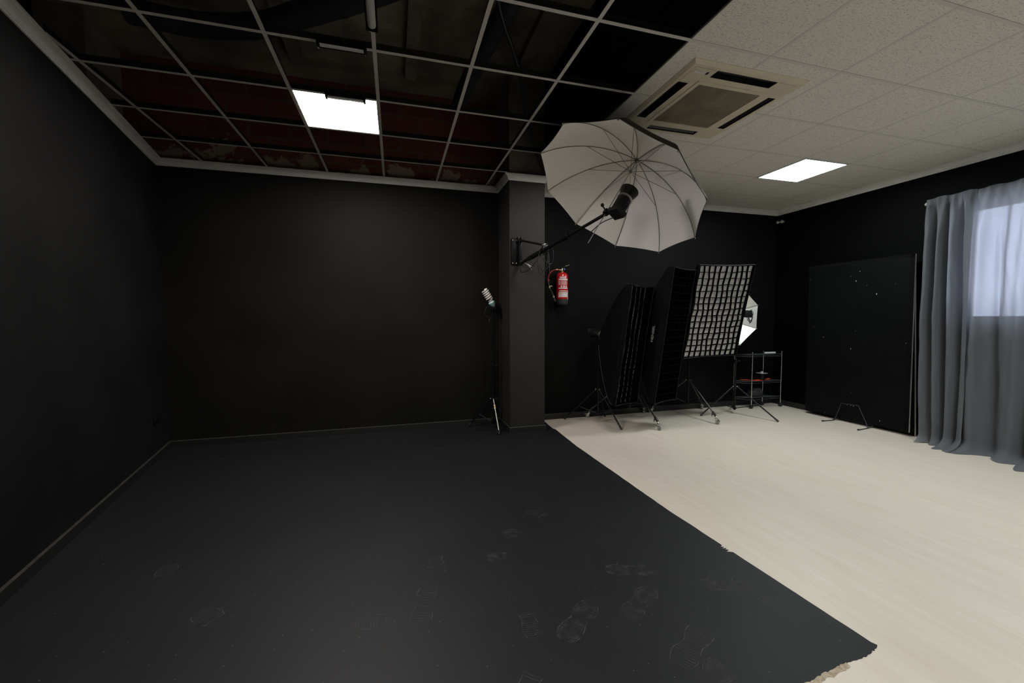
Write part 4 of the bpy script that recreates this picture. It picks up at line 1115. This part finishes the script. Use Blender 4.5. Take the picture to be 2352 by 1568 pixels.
# ------------------------------------------------------------------ bulb on the corner stand
t = thing('compact_bulb', 'white spiral energy saving bulb in a holder on the corner stand', 'light bulb', (2.445, 2.17, 1.50))
b0, b1 = V((2.447, 2.17, 1.518)), V((2.338, 2.16, 1.702)); ad = (b1-b0).normalized(); LB = (b1-b0).length
w = MB(); w.lathe([(.014, -.02), (.022, -.014), (.026, .0), (.036, .012), (.040, .032), (.036, .048), (.024, .058)], b0, ad, 26); w.mat(1).lathe([(.0395, .024), (.0412, .027), (.0412, .032), (.0395, .035)], b0, ad, 26); bs = obj('bulb_base', w, ['cflbase', 'teal'], t)
w = MB(); w.lathe([(.020, 0), (.030, .003), (.030, .009), (.020, .012)], b0+ad*.062, ad, 20); w.lathe([(.012, .05), (.012, .085)], b0, ad, 12); obj('collar', w, 'cflglass', t)
e1, e2, _ = frame(ad); pts = []; turns = 5.2; n = 130
for i in range(n+1):
    a = i/n*turns*2*PI; s_ = i/n; rr = .036*(1 if .03 < s_ < .95 else .8); pts.append(b0+ad*(.080+s_*(LB-.080))+(e1*math.cos(a)+e2*math.sin(a))*rr)
w = MB(); w.tube(pts, .0088, 10); w.tube([pts[-1], b1+ad*.004], .0085, 8); obj('glass_spiral', w, 'cflglass', t)
w = MB(); w.lathe([(.024, 0), (.026, .01), (.026, .035), (.016, .045)], b0-ad*.062, ad, 18); w.tube([(2.437, 2.17, 1.43), (2.437, 2.17, 1.48), b0-ad*.05], .014, 12); w.tube([(2.43, 2.16, 1.455), (2.40, 2.14, 1.455)], .006, 8); obj('lamp_holder', w, 'black', t)
w = MB(); w.tube(bez([b0-ad*.05+V((-.01, -.02, 0)), (2.37, 2.14, 1.50), (2.335, 2.14, 1.43), (2.36, 2.14, 1.385), (2.40, 2.14, 1.37), (2.385, 2.14, 1.31), (2.42, 2.15, 1.27)], 8), .0035, 8); obj('lamp_lead', w, 'cable', t)

# ------------------------------------------------------------------ wire trolley and what is on it
FL, FR, BL, BR = [V((x, y, 0)) for x, y in ((6.377, 2.122), (6.923, 2.115), (6.195, 2.272), (6.74, 2.268))]
t = thing('wire_trolley', 'three tier wire trolley with steel posts in the far corner', 'trolley', (FL+FR+BL+BR)/4)
for p in (FL, FR, BL, BR):
    w = MB(); w.tube([p+V((0, 0, .06)), p+V((0, 0, .835))], .0085, 10)
    for k in range(26): w.lathe([(.0090, 0), (.0096, .003), (.0090, .006)], p+V((0, 0, .09+k*.028)), (0, 0, 1), 10, caps=False)
    w.lathe([(.010, 0), (.011, .006), (.004, .014)], p+V((0, 0, .832)), (0, 0, 1), 12); po = obj('post', w, 'chrome', t)
    w = MB(); w.lathe([(.011, -.022), (.024, -.018), (.027, -.008), (.027, .008), (.024, .018), (.011, .022)], p+V((0, 0, .027)), (1, .1, 0), 18); w.box(p+V((0, 0, .045)), (.035, .03, .03), None, .006); obj('caster', w, 'rubber', po)
for z in (.13, .375, .775):
    w = MB(); e = .004
    for a, b in ((FL, FR), (FR, BR), (BR, BL), (BL, FL)):
        for dz in (0, .028): w.tube([a+V((0, 0, z+dz)), b+V((0, 0, z+dz))], e, 6)
    for k in range(1, 20): w.tube([FL.lerp(FR, k/20)+V((0, 0, z+.028)), BL.lerp(BR, k/20)+V((0, 0, z+.028))], .0022, 5)
    for k in range(1, 4): w.tube([FL.lerp(BL, k/4)+V((0, 0, z+.024)), FR.lerp(BR, k/4)+V((0, 0, z+.024))], .003, 5)
    obj('shelf', w, 'shelfwire', t)
w = MB(); w.lathe([(.010, 0), (.0145, .004), (.0145, .196), (.010, .2)], (6.67, 2.185, .8195), (1, -.02, 0), 16)
tag(obj('white_tube', w, 'white'), 'short white tube lying on the top shelf of the wire trolley', 'tube')
t = thing('canister', 'black canister with a wide silver lid on the middle trolley shelf', 'canister', (6.645, 2.2, .406))
w = MB(); w.lathe([(.040, .406), (.045, .410), (.045, .495), (.040, .505)], (6.645, 2.2, 0), (0, 0, 1), 22); obj('body', w, 'black', t)
w = MB(); w.lathe([(.030, .505), (.080, .511), (.082, .514), (.060, .517), (.020, .519), (.020, .536), (.012, .541)], (6.645, 2.2, 0), (0, 0, 1), 28); obj('lid', w, 'silver', t)
w = MB(); vs = []; NU = 24
for i in range(NU+1):
    u = -1+2*i/NU
    for j in range(5):
        v = -1+2*j/4; base_ = FL.lerp(FR, .42+.40*u).lerp(BL.lerp(BR, .42+.40*u), .5+.22*v); vs.append(base_+V((0, 0, .4085+.022*u*u)))
w.add(vs, [(i*5+j, i*5+j+1, (i+1)*5+j+1, (i+1)*5+j) for i in range(NU) for j in range(4)])
o = obj('red_sheet', w, 'orange'); sm = o.modifiers.new('thickness', 'SOLIDIFY'); sm.thickness = .005; sm.offset = 1
tag(o, 'red orange plastic sheet curling on the middle trolley shelf', 'sheet')
t = thing('equipment_bag', 'dark equipment bag with pale buckles on the bottom trolley shelf', 'bag', (6.52, 2.195, .161))
w = MB(); w.box((6.52, 2.195, .212), (.24, .10, .100), None, .035); w.box((6.54, 2.195, .262), (.15, .08, .05), None, .02); obj('body', w, 'rubber', t)
w = MB()
for x in (6.45, 6.585): w.box((x, 2.143, .245), (.022, .006, .016), None, .002)
obj('buckle', w, 'steel', t)
w = MB(); w.tube(bez([(6.46, 2.195, .262), (6.49, 2.195, .300), (6.55, 2.195, .304), (6.60, 2.195, .262)], 8), .006, 8); obj('handle', w, 'black', t)

# ------------------------------------------------------------------ light and colour
wd = bpy.data.worlds.new('world'); scene.world = wd; wd.use_nodes = True
wt = wd.node_tree; wt.nodes.clear()
wo = wt.nodes.new('ShaderNodeOutputWorld'); bg = wt.nodes.new('ShaderNodeBackground')
sk = wt.nodes.new('ShaderNodeTexSky'); sk.sky_type = 'HOSEK_WILKIE'; sk.sun_direction = V((-.6, .3, .75)).normalized(); sk.turbidity = 4.
mxw = wt.nodes.new('ShaderNodeMix'); mxw.data_type = 'RGBA'; mxw.inputs[0].default_value = .75; mxw.inputs[7].default_value = (.74, .80, 1., 1)
wt.links.new(sk.outputs[0], mxw.inputs[6])
tcw = wt.nodes.new('ShaderNodeTexCoord'); sxw = wt.nodes.new('ShaderNodeSeparateXYZ'); mrw = wt.nodes.new('ShaderNodeMapRange'); mg = wt.nodes.new('ShaderNodeMix')
mg.data_type = 'RGBA'; mg.inputs[7].default_value = (1.5, 1.6, 1.8, 1)          # sunlit street below the horizon
mrw.inputs['From Min'].default_value = -.12; mrw.inputs['From Max'].default_value = -.45
wt.links.new(tcw.outputs['Generated'], sxw.inputs[0]); wt.links.new(sxw.outputs[2], mrw.inputs['Value']); wt.links.new(mrw.outputs[0], mg.inputs[0])
wt.links.new(mxw.outputs[2], mg.inputs[6]); wt.links.new(mg.outputs[2], bg.inputs['Color'])
bg.inputs['Strength'].default_value = 8.0
wt.links.new(bg.outputs[0], wo.inputs['Surface'])

scene.view_settings.view_transform = 'Standard'
scene.view_settings.look = 'None'
scene.view_settings.exposure = 0.; scene.view_settings.gamma = 1.
cy_ = scene.cycles
cy_.max_bounces = 8; cy_.diffuse_bounces = 5; cy_.glossy_bounces = 3; cy_.transparent_max_bounces = 10; cy_.transmission_bounces = 4
cy_.sample_clamp_indirect = 4.; cy_.use_denoising = True; cy_.caustics_reflective = False; cy_.caustics_refractive = False
